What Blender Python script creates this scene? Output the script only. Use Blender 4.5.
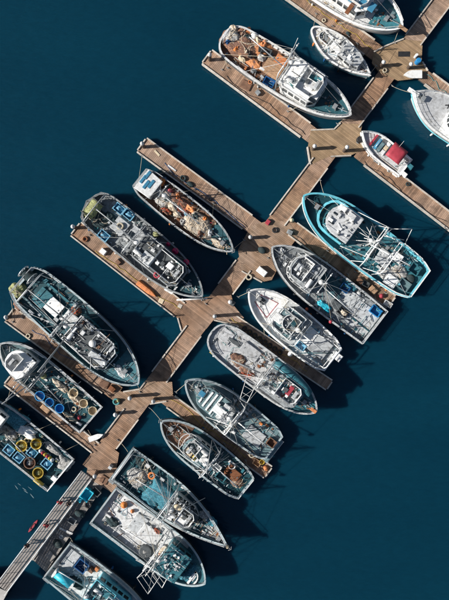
import bpy, math, random
from mathutils import Vector, Matrix
for _o in list(bpy.data.objects): bpy.data.objects.remove(_o)
SC = bpy.context.scene
COL = SC.collection
R = math.radians
# ------------------------------------------------------------------ camera, sky, sun, exposure
S = 8.0            # photograph pixels per metre at the water
H = 82.0           # height of the drone above the water
cam_d = bpy.data.cameras.new("camera"); cam = bpy.data.objects.new("camera", cam_d); COL.objects.link(cam)
cam.location = (0, 0, H); cam.rotation_euler = (0, 0, 0)
cam_d.sensor_fit = 'VERTICAL'; cam_d.angle = 2*math.atan(600/S/2/H); cam_d.clip_end = 3000
SC.camera = cam
SUN_EL = 33.0
SUN_TO = Vector((1.0, 0.07, 0)).normalized()       # shadows fall this way on the ground
W = bpy.data.worlds.new("World"); SC.world = W; W.use_nodes = True
nt = W.node_tree
sky = nt.nodes.new("ShaderNodeTexSky"); sky.sky_type = 'NISHITA'; sky.sun_disc = False
sky.sun_elevation = R(SUN_EL)
sky.sun_rotation = math.atan2(-SUN_TO.x, -SUN_TO.y) % (2*math.pi)
bg = nt.nodes["Background"]; bg.inputs[1].default_value = 0.052
nt.links.new(sky.outputs[0], bg.inputs[0])
sun_d = bpy.data.lights.new("sun", 'SUN'); sun_d.energy = 5.0; sun_d.angle = R(0.5); sun_d.color = (1.0, 0.955, 0.89)
sun = bpy.data.objects.new("sun", sun_d); COL.objects.link(sun)
sdir = Vector((SUN_TO.x*math.cos(R(SUN_EL)), SUN_TO.y*math.cos(R(SUN_EL)), -math.sin(R(SUN_EL))))
sun.rotation_euler = sdir.to_track_quat('-Z', 'Y').to_euler(); sun.location = (-40, 0, 60)
vs = SC.view_settings; vs.view_transform = 'Standard'; vs.look = 'None'; vs.exposure = 0.46; vs.gamma = 1.0; vs.use_curve_mapping = False
SC.cycles.max_bounces = 6; SC.cycles.use_denoising = True
rnd = random.Random(7)

# ------------------------------------------------------------------ materials
MATS = {}
def mk(name, col, rough=0.6, var=0.18, dirt=None, dirt_amt=0.0, dscale=0.9, metal=0.0, bump=0.0, bscale=12.0, nscale=3.0, island=0.0, objr=0.1, spec=0.4, second=None, s_scale=5.0, s_lo=0.45, s_hi=0.55):
    m = bpy.data.materials.new(name); m.use_nodes = True
    t = m.node_tree; N = t.nodes; L = t.links
    b = N["Principled BSDF"]; b.inputs["Roughness"].default_value = rough; b.inputs["Metallic"].default_value = metal
    b.inputs["Specular IOR Level"].default_value = spec
    geo = N.new("ShaderNodeNewGeometry")
    def noise(scale, detail=5, rg=0.6):
        n = N.new("ShaderNodeTexNoise"); n.inputs["Scale"].default_value = scale; n.inputs["Detail"].default_value = detail
        n.inputs["Roughness"].default_value = rg; L.new(geo.outputs["Position"], n.inputs["Vector"]); return n
    def ramp(src, lo, hi, c0, c1):
        r = N.new("ShaderNodeValToRGB"); e = r.color_ramp.elements
        e[0].position = lo; e[1].position = hi; e[0].color = (*c0, 1); e[1].color = (*c1, 1)
        L.new(src, r.inputs[0]); return r
    n1 = noise(nscale)
    r1 = ramp(n1.outputs[0], 0.3, 0.7, [c*(1-var) for c in col], [min(1, c*(1+var)) for c in col])
    cur = r1.outputs[0]
    if second:
        n3 = noise(s_scale, 3); r3 = ramp(n3.outputs[0], s_lo, s_hi, (0, 0, 0), (1, 1, 1))
        mx = N.new("ShaderNodeMixRGB"); L.new(r3.outputs[0], mx.inputs[0]); L.new(cur, mx.inputs[1]); mx.inputs[2].default_value = (*second, 1)
        cur = mx.outputs[0]
    if dirt_amt > 0:
        n2 = noise(dscale, 7, 0.68); r2 = ramp(n2.outputs[0], 0.48, 0.72, (0, 0, 0), (dirt_amt,)*3)
        mx = N.new("ShaderNodeMixRGB"); L.new(r2.outputs[0], mx.inputs[0]); L.new(cur, mx.inputs[1]); mx.inputs[2].default_value = (*dirt, 1)
        cur = mx.outputs[0]
    for amt, src in ((objr, 'o'), (island, 'i')):
        if amt <= 0: continue
        if src == 'o': rn = N.new("ShaderNodeObjectInfo").outputs["Random"]
        else: rn = geo.outputs["Random Per Island"]
        mr = N.new("ShaderNodeMapRange"); mr.inputs[3].default_value = 1-amt; mr.inputs[4].default_value = 1+amt
        L.new(rn, mr.inputs[0])
        hs = N.new("ShaderNodeHueSaturation"); L.new(mr.outputs[0], hs.inputs["Value"]); L.new(cur, hs.inputs["Color"]); cur = hs.outputs[0]
    L.new(cur, b.inputs["Base Color"])
    if bump > 0:
        nb = noise(bscale, 4); bp = N.new("ShaderNodeBump"); bp.inputs["Strength"].default_value = 0.6; bp.inputs["Distance"].default_value = bump
        L.new(nb.outputs[0], bp.inputs["Height"]); L.new(bp.outputs[0], b.inputs["Normal"])
    MATS[name] = m
    return m
GR = (0.10, 0.09, 0.075); RUST = (0.20, 0.075, 0.03)
mk("white", (0.78, 0.79, 0.78), 0.45, 0.08, (0.34, 0.28, 0.22), 0.6, 2.2)
mk("offwhite", (0.60, 0.61, 0.61), 0.5, 0.14, (0.20, 0.17, 0.14), 0.7, 2.4)
mk("palegrey", (0.45, 0.47, 0.48), 0.55, 0.18, GR, 0.75, 2.4)
mk("lilacgrey", (0.46, 0.47, 0.48), 0.6, 0.2, GR, 0.75, 2.2)
mk("grey", (0.25, 0.27, 0.28), 0.6, 0.28, (0.05, 0.045, 0.04), 0.75, 2.2)
mk("darkgrey", (0.075, 0.085, 0.09), 0.6, 0.25, (0.02, 0.02, 0.02), 0.5)
mk("black", (0.018, 0.018, 0.02), 0.6, 0.3)
mk("tealdark", (0.016, 0.070, 0.088), 0.5, 0.25, (0.01, 0.02, 0.025), 0.6, 0.8)
mk("tealmid", (0.035, 0.150, 0.185), 0.5, 0.22, (0.02, 0.05, 0.055), 0.6, 1.1)
mk("tealgrey", (0.135, 0.215, 0.235), 0.55, 0.18, (0.05, 0.07, 0.07), 0.55, 1.2)
mk("bluerim", (0.36, 0.43, 0.45), 0.5, 0.14, (0.12, 0.13, 0.13), 0.5, 1.6)
mk("teallight", (0.16, 0.55, 0.66), 0.4, 0.12, (0.04, 0.12, 0.14), 0.45, 1.4)
mk("aqua", (0.03, 0.42, 0.55), 0.45, 0.15, (0.02, 0.14, 0.18), 0.4, 2.0)
mk("blue", (0.012, 0.085, 0.24), 0.45, 0.2, (0.01, 0.03, 0.06), 0.4)
mk("bluetote", (0.17, 0.40, 0.55), 0.5, 0.15, (0.05, 0.1, 0.13), 0.4, 2.5)
mk("brightblue", (0.02, 0.22, 0.50), 0.45, 0.15, (0.02, 0.08, 0.14), 0.4, 2.5)
mk("orange", (0.55, 0.20, 0.075), 0.7, 0.25, (0.30, 0.11, 0.05), 0.6, 2.0, bump=0.05, bscale=5)
mk("brightorange", (0.62, 0.20, 0.05), 0.6, 0.15)
mk("red", (0.36, 0.04, 0.06), 0.6, 0.15, (0.2, 0.02, 0.03), 0.4, 2)
mk("magenta", (0.50, 0.015, 0.10), 0.5, 0.1)
mk("yellow", (0.50, 0.36, 0.05), 0.6, 0.18, (0.25, 0.17, 0.05), 0.5, 2.5)
mk("cream", (0.56, 0.47, 0.33), 0.7, 0.2, (0.3, 0.22, 0.14), 0.5, 2.5)
mk("tanwood", (0.38, 0.235, 0.14), 0.7, 0.2, (0.16, 0.09, 0.05), 0.5, 1.4)
mk("brownwood", (0.17, 0.09, 0.055), 0.7, 0.25, (0.05, 0.03, 0.02), 0.5, 1.4)
mk("rust", RUST, 0.8, 0.35, (0.06, 0.03, 0.02), 0.5, 3)
mk("steel", (0.30, 0.32, 0.33), 0.42, 0.2, (0.14, 0.08, 0.05), 0.45, 3, metal=0.35)
mk("alum", (0.55, 0.57, 0.58), 0.4, 0.12, (0.2, 0.17, 0.14), 0.35, 3, metal=0.4)
mk("wire", (0.33, 0.34, 0.34), 0.5, 0.1, metal=0.3)
mk("rope", (0.42, 0.37, 0.28), 0.9, 0.2)
mk("ropeteal", (0.07, 0.25, 0.26), 0.9, 0.2)
mk("glass", (0.012, 0.018, 0.022), 0.08, 0.1, spec=0.8)
mk("glassblue", (0.05, 0.20, 0.32), 0.1, 0.1, spec=0.8)
mk("netcream", (0.50, 0.40, 0.29), 0.9, 0.3, (0.10, 0.07, 0.06), 0.85, 3.4, bump=0.06, bscale=26, second=(0.66, 0.60, 0.5), s_scale=6.5, nscale=9)
mk("netbrown", (0.16, 0.09, 0.07), 0.95, 0.4, (0.04, 0.03, 0.03), 0.7, 5, bump=0.06, bscale=26, second=(0.42, 0.22, 0.12), s_scale=6.5, s_lo=0.52, s_hi=0.6, nscale=9)
mk("netgreen", (0.20, 0.22, 0.10), 0.95, 0.35, (0.05, 0.06, 0.04), 0.7, 2.4, bump=0.06, bscale=26, second=(0.42, 0.42, 0.2), s_scale=6.5, nscale=9)
mk("netdark", (0.025, 0.045, 0.05), 0.95, 0.4, (0.09, 0.09, 0.08), 0.6, 2.4, bump=0.05, bscale=26, nscale=9)
mk("netteal", (0.03, 0.14, 0.19), 0.9, 0.35, (0.015, 0.04, 0.05), 0.7, 2.0, bump=0.06, bscale=26, second=(0.07, 0.25, 0.32), s_scale=6.5, nscale=9)
mk("netgrey", (0.28, 0.27, 0.26), 0.95, 0.4, (0.06, 0.06, 0.06), 0.7, 2.6, bump=0.05, bscale=26, second=(0.5, 0.5, 0.48), s_scale=6.5, nscale=9)
mk("tarporange", (0.60, 0.25, 0.10), 0.6, 0.25, (0.20, 0.08, 0.05), 0.75, 1.6, bump=0.07, bscale=4, second=(0.10, 0.07, 0.08), s_scale=1.5, s_lo=0.58, s_hi=0.64)
mk("cork", (0.62, 0.52, 0.40), 0.8, 0.15, island=0.25)
mk("corkred", (0.5, 0.10, 0.05), 0.8, 0.15, island=0.3)
mk("planks", (0.275, 0.163, 0.100), 0.8, 0.24, (0.085, 0.055, 0.04), 0.75, 0.9, island=0.27, objr=0.05, bump=0.01, bscale=20, nscale=1.2, second=(0.35, 0.245, 0.18), s_scale=0.13, s_lo=0.40, s_hi=0.62)
mk("planksochre", (0.275, 0.186, 0.108), 0.8, 0.15, (0.17, 0.12, 0.07), 0.6, 0.8, island=0.22, objr=0.04, bump=0.01, bscale=20, nscale=1.2, second=(0.31, 0.215, 0.13), s_scale=0.6, s_lo=0.45, s_hi=0.68)
mk("planksbrown", (0.275, 0.178, 0.115), 0.8, 0.15, (0.17, 0.12, 0.08), 0.6, 0.8, island=0.22, objr=0.04, nscale=1.2, second=(0.34, 0.24, 0.175), s_scale=0.6, s_lo=0.45, s_hi=0.68)
mk("planksgrey", (0.29, 0.265, 0.245), 0.8, 0.2, (0.12, 0.10, 0.09), 0.55, 0.9, island=0.25, objr=0.05, nscale=1.4)
mk("bullrail", (0.50, 0.455, 0.40), 0.75, 0.25, (0.2, 0.17, 0.14), 0.5, 1.0)
mk("floatmat", (0.08, 0.075, 0.07), 0.8, 0.2)
mk("pilewood", (0.09, 0.065, 0.05), 0.85, 0.3)
mk("concrete", (0.40, 0.385, 0.37), 0.85, 0.12, (0.2, 0.19, 0.18), 0.5, 0.6)
mk("skin", (0.45, 0.25, 0.18), 0.6, 0.05); mk("jacketred", (0.48, 0.03, 0.05), 0.75, 0.1); mk("clothdark", (0.02, 0.022, 0.03), 0.8, 0.1)
mk("hair", (0.03, 0.02, 0.015), 0.7, 0.1); mk("reflection_streaks", (0.11, 0.18, 0.21), 0.7, 0.1)

# ------------------------------------------------------------------ mesh building
class MB:
    def __init__(s): s.v = []; s.f = []
    def add(s, v, f):
        o = len(s.v); s.v += [tuple(p) for p in v]; s.f += [tuple(i+o for i in q) for q in f]; return s
    def box(s, c, d, rz=0.0):
        x, y, z = (k/2 for k in d); ca, sa = math.cos(rz), math.sin(rz)
        v = [(c[0]+a*x*ca-b*y*sa, c[1]+a*x*sa+b*y*ca, c[2]+e*z) for e in (-1, 1) for a, b in ((-1, -1), (1, -1), (1, 1), (-1, 1))]
        return s.add(v, [(3, 2, 1, 0), (4, 5, 6, 7), (0, 1, 5, 4), (1, 2, 6, 5), (2, 3, 7, 6), (3, 0, 4, 7)])
    def prism(s, poly, z0, z1, top=None):
        n = len(poly); top = top or poly
        v = [(p[0], p[1], z0) for p in poly]+[(p[0], p[1], z1) for p in top]
        return s.add(v, [tuple(range(n-1, -1, -1)), tuple(range(n, 2*n))]+[(i, (i+1) % n, n+(i+1) % n, n+i) for i in range(n)])
    def ring(s, poly, z0, z1, th):
        inn = inset(poly, th); n = len(poly)
        v = [(p[0], p[1], z) for q in (poly, inn) for z in (z0, z1) for p in q]
        f = []
        for i in range(n):
            j = (i+1) % n
            f += [(i, j, n+j, n+i), (n+i, n+j, 3*n+j, 3*n+i), (3*n+i, 3*n+j, 2*n+j, 2*n+i), (2*n+i, 2*n+j, j, i)]
        return s.add(v, f)
    def tube(s, path, r, n=6, r1=None, closed=False):
        P = [Vector(p) for p in path]; m = len(P); r1 = r if r1 is None else r1; v = []; 
        up = None
        for i, p in enumerate(P):
            a = P[(i-1) % m] if (closed or i > 0) else p; b = P[(i+1) % m] if (closed or i < m-1) else p
            d = (b-a).normalized() if (b-a).length > 1e-9 else Vector((0, 0, 1))
            if up is None: up = Vector((0, 0, 1)) if abs(d.z) < 0.9 else Vector((1, 0, 0))
            x = d.cross(up); x = x.normalized() if x.length > 1e-6 else Vector((1, 0, 0)); y = x.cross(d).normalized(); up = y
            rr = r+(r1-r)*i/max(1, m-1)
            v += [tuple(p+x*rr*math.cos(2*math.pi*k/n)+y*rr*math.sin(2*math.pi*k/n)) for k in range(n)]
        f = []
        for i in range(m if closed else m-1):
            j = (i+1) % m
            f += [(i*n+k, i*n+(k+1) % n, j*n+(k+1) % n, j*n+k) for k in range(n)]
        if not closed: f += [tuple(range(n-1, -1, -1)), tuple((m-1)*n+k for k in range(n))]
        return s.add(v, f)
    def lathe(s, prof, n=12, c=(0, 0, 0)):
        v = [(c[0]+r*math.cos(2*math.pi*k/n), c[1]+r*math.sin(2*math.pi*k/n), c[2]+z) for r, z in prof for k in range(n)]; m = len(prof)
        f = [(i*n+k, i*n+(k+1) % n, (i+1)*n+(k+1) % n, (i+1)*n+k) for i in range(m-1) for k in range(n)]
        f += [tuple(range(n-1, -1, -1)), tuple((m-1)*n+k for k in range(n))]
        return s.add(v, f)
    def ell(s, c, rx, ry, rz, n=10, m=6):
        return s.add([(c[0]+x*rx, c[1]+y*ry, c[2]+z*rz) for x, y, z in [(math.sin(math.pi*(i+.02)/(m+.04))*math.cos(2*math.pi*k/n), math.sin(math.pi*(i+.02)/(m+.04))*math.sin(2*math.pi*k/n), -math.cos(math.pi*(i+.02)/(m+.04))) for i in range(m+1) for k in range(n)]],
            [(i*n+k, i*n+(k+1) % n, (i+1)*n+(k+1) % n, (i+1)*n+k) for i in range(m) for k in range(n)])
    def mesh(s, name, mat, smooth=False):
        me = bpy.data.meshes.new(name); me.from_pydata(s.v, [], s.f); me.materials.append(MATS[mat]); me.validate()
        if smooth:
            for p in me.polygons: p.use_smooth = True
        me.update(); return me
    def build(s, name, mat, parent=None, smooth=False):
        return link(name, s.mesh(name, mat, smooth), parent)
def link(name, data, parent=None):
    o = bpy.data.objects.new(name, data); COL.objects.link(o)
    if parent: o.parent = parent
    return o
def inset(poly, th):
    n = len(poly); out = []
    area = sum(poly[i][0]*poly[(i+1) % n][1]-poly[(i+1) % n][0]*poly[i][1] for i in range(n)); sg = 1 if area > 0 else -1
    for i in range(n):
        a, p, b = (Vector(poly[k % n][:2]) for k in (i-1, i, i+1))
        d1 = (p-a).normalized(); d2 = (b-p).normalized(); n1 = Vector((-d1.y, d1.x))*sg; n2 = Vector((-d2.y, d2.x))*sg
        m = n1+n2; m = m/max(0.35, m.length_squared)*2 if m.length > 1e-6 else n1
        out.append((p.x+m.x*th, p.y+m.y*th))
    return out
CACHE = {}
def unit(shape, mat):
    k = (shape, mat)
    if k in CACHE: return CACHE[k]
    b = MB(); sm = False
    if shape == 'box':
        c = 0.07
        b.prism([(-.5, -.5), (.5, -.5), (.5, .5), (-.5, .5)], 0, .9); b.prism([(-.5, -.5), (.5, -.5), (.5, .5), (-.5, .5)], .9, 1, [(-.5+c, -.5+c), (.5-c, -.5+c), (.5-c, .5-c), (-.5+c, .5-c)])
    elif shape == 'cyl': b.lathe([(.5, 0), (.5, .92), (.44, 1)], 12)
    elif shape == 'dome': b.lathe([(.5, 0), (.5, .35), (.42, .7), (.25, .92), (.02, 1)], 12); sm = True
    elif shape == 'pipe': b.tube([(-.5, 0, .5), (.5, 0, .5)], .5, 8); sm = True
    elif shape == 'coil':
        for r, z in ((.42, .2), (.34, .5), (.4, .8)): b.tube([(r*math.cos(a*math.pi/7), r*math.sin(a*math.pi/7), z) for a in range(14)], .1, 5, closed=True)
        sm = True
    elif shape == 'tote':
        p = [(-.5, -.5), (.5, -.5), (.5, .5), (-.5, .5)]; b.prism(p, 0, .12); b.ring(p, .12, 1, .06); b.ring([(-.54, -.54), (.54, -.54), (.54, .54), (-.54, .54)], .93, 1.03, .09)
    elif shape == 'tub':
        b.lathe([(.40, 0), (.5, 1), (.53, 1), (.53, 1.06), (.46, 1.06), (.40, .25), (.05, .22)], 16)
    elif shape == 'buoy': b.lathe([(.06, 0), (.30, .08), (.48, .32), (.5, .55), (.38, .82), (.14, .96), (.10, 1.08), (.02, 1.1)], 14); sm = True
    elif shape == 'tyre':
        prof = [(.5+.0, .5), (.47, .9), (.36, 1.0), (.27, .9), (.25, .5), (.27, .1), (.36, 0), (.47, .1), (.5, .5)]
        n = 16; b.add([(r*math.cos(2*math.pi*k/n), r*math.sin(2*math.pi*k/n), z) for r, z in prof for k in range(n)], [(i*n+k, i*n+(k+1) % n, (i+1)*n+(k+1) % n, (i+1)*n+k) for i in range(len(prof)-1) for k in range(n)]); sm = True
    CACHE[k] = b.mesh(shape+"_shape", mat, sm)
    return CACHE[k]
def put(name, shape, mat, loc, dim, rz=0, parent=None, ry=0):
    o = link(name, unit(shape, mat), parent); o.location = loc; o.scale = dim; o.rotation_euler = (0, ry, rz); return o
def P(px, py, z=0.0):                       # a point of the place at height z
    k = (H-z)/H/S; return Vector(((px-224.5)*k, (300-py)*k, z))
def tag(o, label, cat, group=None, kind=None):
    o["label"] = label
    if cat: o["category"] = cat
    if group: o["group"] = group
    if kind: o["kind"] = kind
    return o
def empty(name, loc, rz=0):
    e = bpy.data.objects.new(name, None); COL.objects.link(e); e.location = loc; e.rotation_euler = (0, 0, rz); e.empty_display_size = 0.3; return e

# ------------------------------------------------------------------ water
def make_water():
    m = bpy.data.materials.new("sea_water"); m.use_nodes = True; t = m.node_tree; N = t.nodes; L = t.links
    b = N["Principled BSDF"]; b.inputs["IOR"].default_value = 1.333
    geo = N.new("ShaderNodeNewGeometry")
    mp = N.new("ShaderNodeMapping"); mp.inputs["Rotation"].default_value = (0, 0, R(38)); mp.inputs["Scale"].default_value = (1, 2.4, 1); L.new(geo.outputs["Position"], mp.inputs["Vector"])
    def noise(sc, det, src): n = N.new("ShaderNodeTexNoise"); n.inputs["Scale"].default_value = sc; n.inputs["Detail"].default_value = det; L.new(src, n.inputs["Vector"]); return n
    nr = noise(0.035, 5, mp.outputs[0])
    cr = N.new("ShaderNodeValToRGB"); cr.color_ramp.elements[0].position = .3; cr.color_ramp.elements[1].position = .7
    cr.color_ramp.elements[0].color = (0.0013, 0.0243, 0.0450, 1); cr.color_ramp.elements[1].color = (0.0018, 0.0305, 0.0540, 1)
    L.new(nr.outputs[0], cr.inputs[0])
    n2 = noise(0.9, 6, mp.outputs[0]); m2 = N.new("ShaderNodeMapRange"); m2.inputs[1].default_value = .3; m2.inputs[2].default_value = .7; m2.inputs[3].default_value = .95; m2.inputs[4].default_value = 1.05; L.new(n2.outputs[0], m2.inputs[0])
    hv = N.new("ShaderNodeHueSaturation"); L.new(cr.outputs[0], hv.inputs["Color"]); L.new(m2.outputs[0], hv.inputs["Value"]); L.new(hv.outputs[0], b.inputs["Base Color"])
    b.inputs["Roughness"].default_value = 0.16
    b.inputs["Subsurface Weight"].default_value = 1.0; b.inputs["Subsurface Radius"].default_value = (0.5, 1.0, 1.2); b.inputs["Subsurface Scale"].default_value = 0.8
    b.subsurface_method = 'BURLEY'
    prev = None
    for sc, dist in ((0.5, 0.10), (1.6, 0.03), (5.0, 0.008)):
        n = noise(sc, 3, mp.outputs[0])
        bp = N.new("ShaderNodeBump"); bp.inputs["Strength"].default_value = 0.8; bp.inputs["Distance"].default_value = dist; L.new(n.outputs[0], bp.inputs["Height"])
        if prev: L.new(prev.outputs[0], bp.inputs["Normal"])
        prev = bp
    L.new(prev.outputs[0], b.inputs["Normal"])
    MATS["sea_water"] = m
    o = MB().add([(-900, -900, 0), (900, -900, 0), (900, 900, 0), (-900, 900, 0)], [(0, 1, 2, 3)]).build("water", "sea_water")
    o["kind"] = "structure"; o["label"] = "dark blue-teal harbour water with faint ripples"
make_water()

# ------------------------------------------------------------------ docks
def clip(poly, a, b, c):                     # keep a*x+b*y<=c
    out = []; n = len(poly)
    for i in range(n):
        p, q = poly[i], poly[(i+1) % n]; dp = a*p[0]+b*p[1]-c; dq = a*q[0]+b*q[1]-c
        if dp <= 0: out.append(p)
        if dp*dq < 0:
            k = dp/(dp-dq); out.append((p[0]+(q[0]-p[0])*k, p[1]+(q[1]-p[1])*k))
    return out
DOCK_Z = 0.62
def dock(name, label, poly_px, along_px, z=DOCK_Z, mat="planks", rails=None, cat="dock", pw=0.2, group=None, th=0.06, railm="bullrail", rh=0.17):
    """floating dock: planks laid across the direction along_px, edge beams, floats beneath"""
    if name == "junction_platform":
        cx, cy = sum(p[0] for p in poly_px)/len(poly_px), sum(p[1] for p in poly_px)/len(poly_px); poly_px = [(cx+(p[0]-cx)*.94, cy+(p[1]-cy)*.94) for p in poly_px]
    c = P(sum(p[0] for p in poly_px)/len(poly_px), sum(p[1] for p in poly_px)/len(poly_px), 0)
    root = empty(name, c); tag(root, label, cat, group)
    poly = [tuple((P(*p, z)-c)[:2]) for p in poly_px]
    if sum(poly[i][0]*poly[(i+1) % len(poly)][1]-poly[(i+1) % len(poly)][0]*poly[i][1] for i in range(len(poly))) < 0: poly.reverse(); 
    d = Vector((along_px[0], -along_px[1])).normalized()
    ts = [p[0]*d.x+p[1]*d.y for p in poly]; t = min(ts)+0.003; b = MB(); g = random.Random(name+label)
    while t < max(ts)-0.02:
        q = clip(poly, d.x, d.y, min(t+pw-0.012, max(ts)-0.003)); q = clip(q, -d.x, -d.y, -t)
        if len(q) > 2:
            dz = g.uniform(-0.008, 0.008); b.prism(inset(q, 0.004), z-th+dz, z+dz)
        t += pw
    pd = b.build("plank_deck", mat, root); pd["kind"] = "stuff"
    MB().prism(inset(poly, 0.12), -0.35, z-th-0.012).build("float", "floatmat", root)
    n = len(poly)
    # edge beams on the listed edges (by photo-pixel corner index)
    for (i, j) in (rails if rails is not None else []):
        pi_, pj_ = (poly_px[i], poly_px[j]) if isinstance(i, int) else (i, j)
        a = P(*pi_, z)-c; e = P(*pj_, z)-c; v = (e-a); L_ = v.length; v.normalize(); nv = Vector((-v.y, v.x, 0))
        m0 = (a+e)/2
        if (m0+nv*0.1-Vector((0, 0, 0))).xy.length < m0.xy.length: nv = -nv
        m = m0+nv*0.06; o = MB().box((0, 0, 0), (L_-0.04, 0.16, rh+0.34)).build("edge_beam", railm, root); o.location = (m.x, m.y, z+rh/2-0.17); o.rotation_euler = (0, 0, math.atan2(v.y, v.x))
    return root
def finger(label, a, b, w, cut=13, z=DOCK_Z-0.012, **k):
    d = Vector((b[0]-a[0], b[1]-a[1])).normalized(); n = Vector((-d.y, d.x))*w/2
    pts = [(a[0]+n.x, a[1]+n.y), (b[0]+n.x, b[1]+n.y), (b[0]-n.x, b[1]-n.y), (a[0]-n.x, a[1]-n.y)]
    c = Vector(b)-d*cut; rails = [(pts[0], (c.x+n.x, c.y+n.y)), ((c.x-n.x, c.y-n.y), pts[3]), ((a[0]+n.x*.85, a[1]+n.y*.85), (a[0]-n.x*.85, a[1]-n.y*.85))]
    return dock("finger_dock", label, pts, d, z=z, rails=rails, group="finger docks branching off the walkway", **k)
WD = Vector((-311, 413)).normalized(); WN = Vector((WD.y, -WD.x))*-1
def wk(t, side):                              # point beside the walkway centre line, t in pixels from the top end
    p = Vector((437, 8))+WD*t+Vector((-WD.y, WD.x))*-side; return (p.x, p.y)
dock("main_walkway", "long weathered plank walkway running diagonally across the harbour", [wk(-60, -8.5), wk(578, -8.5), wk(578, 8.5), wk(-60, 8.5)], WD, rails=[(wk(t0, e), wk(t1, e)) for e in (-8.5, 8.5) for t0, t1 in ((-60, 40), (94, 143), (194, 266), (322, 352), (404, 462), (508, 545))])
# fingers: outer end first
finger("plank finger dock between the cut-off white boat and the small double-ended boat", (278, -18), (380, 55), 17)
finger("plank finger dock beside the boat with orange tarps", (207, 57), (316, 138), 16)
finger("long plank finger dock beside the red-canopied motorboat", (470, 237), (358, 151), 14)
finger("short plank finger dock above the white boat cut off on the right", (475, 113), (418, 71), 12.5)
finger("empty-sided plank finger dock above the net-cluttered boat", (142, 145), (258, 230), 16)
finger("plank finger dock beside the seiner with magenta buoys", (76, 229), (190, 318), 16)
finger("plank finger dock between the turquoise-trimmed boat and the grey flat-sterned boat", (391, 302), (282, 221), 14)
finger("shaded finger dock lined with black tyres", (329, 385), (222, 313), 10.5)
finger("plank finger dock beside the big dark teal seiner on the left", (10, 314.5), (118, 394), 16)
finger("plank finger dock below the boat carrying blue totes", (8, 380), (106, 456), 11)
finger("plank finger dock between the two grey trollers", (268, 472), (160, 394), 13)
# junction platforms (gussets) over the walkway
def plat(label, pts, rails, mat="planksochre"): dock("junction_platform", label, pts, WD, z=DOCK_Z+0.016, mat=mat, rails=rails, group="junction platforms on the walkway", rh=0.14)
plat("ochre junction platform with the black mat near the top", [(372, 52), (385, 45.5), (404, 38), (424, 40), (423, 62), (429, 72), (415, 80), (398, 82), (378, 73), (370, 63)], [(0, 1), (1, 2), (4, 5)])
plat("ochre junction platform at the bow of the orange-tarped boat", [(309, 130), (334, 129), (341, 122), (364, 123), (360, 140), (366, 150), (352, 156), (330, 157), (309, 166), (306, 147)], [(0, 1), (1, 2), (4, 5), (6, 7), (8, 9)])
plat("brown junction platform with a white dock box in the middle", [(250, 224), (272, 218), (290, 220), (300, 236), (285, 256), (272, 282), (262, 284), (240, 272), (236, 250)], [(6, 7)], "planksbrown")
plat("pinkish junction platform at the bow of the seiner with magenta buoys", [(176, 318), (176, 300), (206, 296), (232, 292), (236, 306), (246, 318), (240, 326), (214, 320), (206, 330), (180, 332)], [(0, 9), (6, 7)], "planks")
plat("junction platform where two piles cast long shadows", [(112, 388), (122, 392), (140, 389), (146, 381), (174, 381), (175, 394), (168, 401), (150, 404), (124, 416), (114, 412)], [(1, 2), (2, 3), (6, 7)], "planksbrown")
plat("junction platform at the head of the gangway", [(92, 446), (104, 440), (120, 452), (117, 470), (124, 480), (112, 494), (96, 484), (84, 478)], [], "planks")
# landing float beside the gangway
dock("landing_float", "grey plank float beside the gangway cluttered with gear", [(105, 484), (94, 478), (33, 560), (46, 572)], (-61, 82), z=DOCK_Z-0.02, mat="planksgrey", rails=[(1, 2)], pw=0.34)
dock("shore_landing", "pale concrete landing at the bottom left corner", [(-30, 575), (8, 592), (-3, 612), (-30, 612)], (1, 0), z=2.6, mat="concrete", rails=[], pw=3.0)

# gangway: sloping aluminium ramp from the landing to the walkway
def gangway():
    a = P(2, 588, 2.75); b = P(87, 475, 0.85)
    root = empty("gangway", Vector(((a.x+b.x)/2, (a.y+b.y)/2, 0)))
    tag(root, "grey metal gangway with pale side rails sloping down to the walkway", "gangway")
    o = root.location.copy(); a = a-o; b = b-o; d = (b-a).normalized(); n = Vector((-d.y, d.x, 0)).normalized(); w = 0.80
    for k in range(-2, 3):
        q = [a+n*(k*.3-.11), a+n*(k*.3+.11), b+n*(k*.3+.11), b+n*(k*.3-.11)]; dn = Vector((0, 0, -.05))
        MB().add(q+[p+dn for p in q], [(3, 2, 1, 0), (4, 5, 6, 7), (0, 1, 5, 4), (1, 2, 6, 5), (2, 3, 7, 6), (3, 0, 4, 7)]).build("tread_board", "planksgrey", root)
    L = (b-a).length; m = int(L/0.6)
    for k in range(m+1): MB().tube([a+d*(L*k/m)-n*w+Vector((0, 0, -.09)), a+d*(L*k/m)+n*w+Vector((0, 0, -.09))], 0.045, 4).build("cross_member", "steel", root)
    for s in (-1, 1):
        MB().tube([a+n*w*s+Vector((0, 0, 1.0)), b+n*w*s+Vector((0, 0, 1.0))], 0.045, 6).build("handrail", "white", root)
        MB().tube([a+n*w*s, b+n*w*s], 0.08, 4).build("side_beam", "alum", root)
        q = int(L/1.5)
        for k in range(q+1):
            p = a+d*(L*k/q)+n*w*s; MB().tube([p, p+Vector((0, 0, 1))], 0.03, 5).build("rail_post", "alum", root)
gangway()

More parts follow.
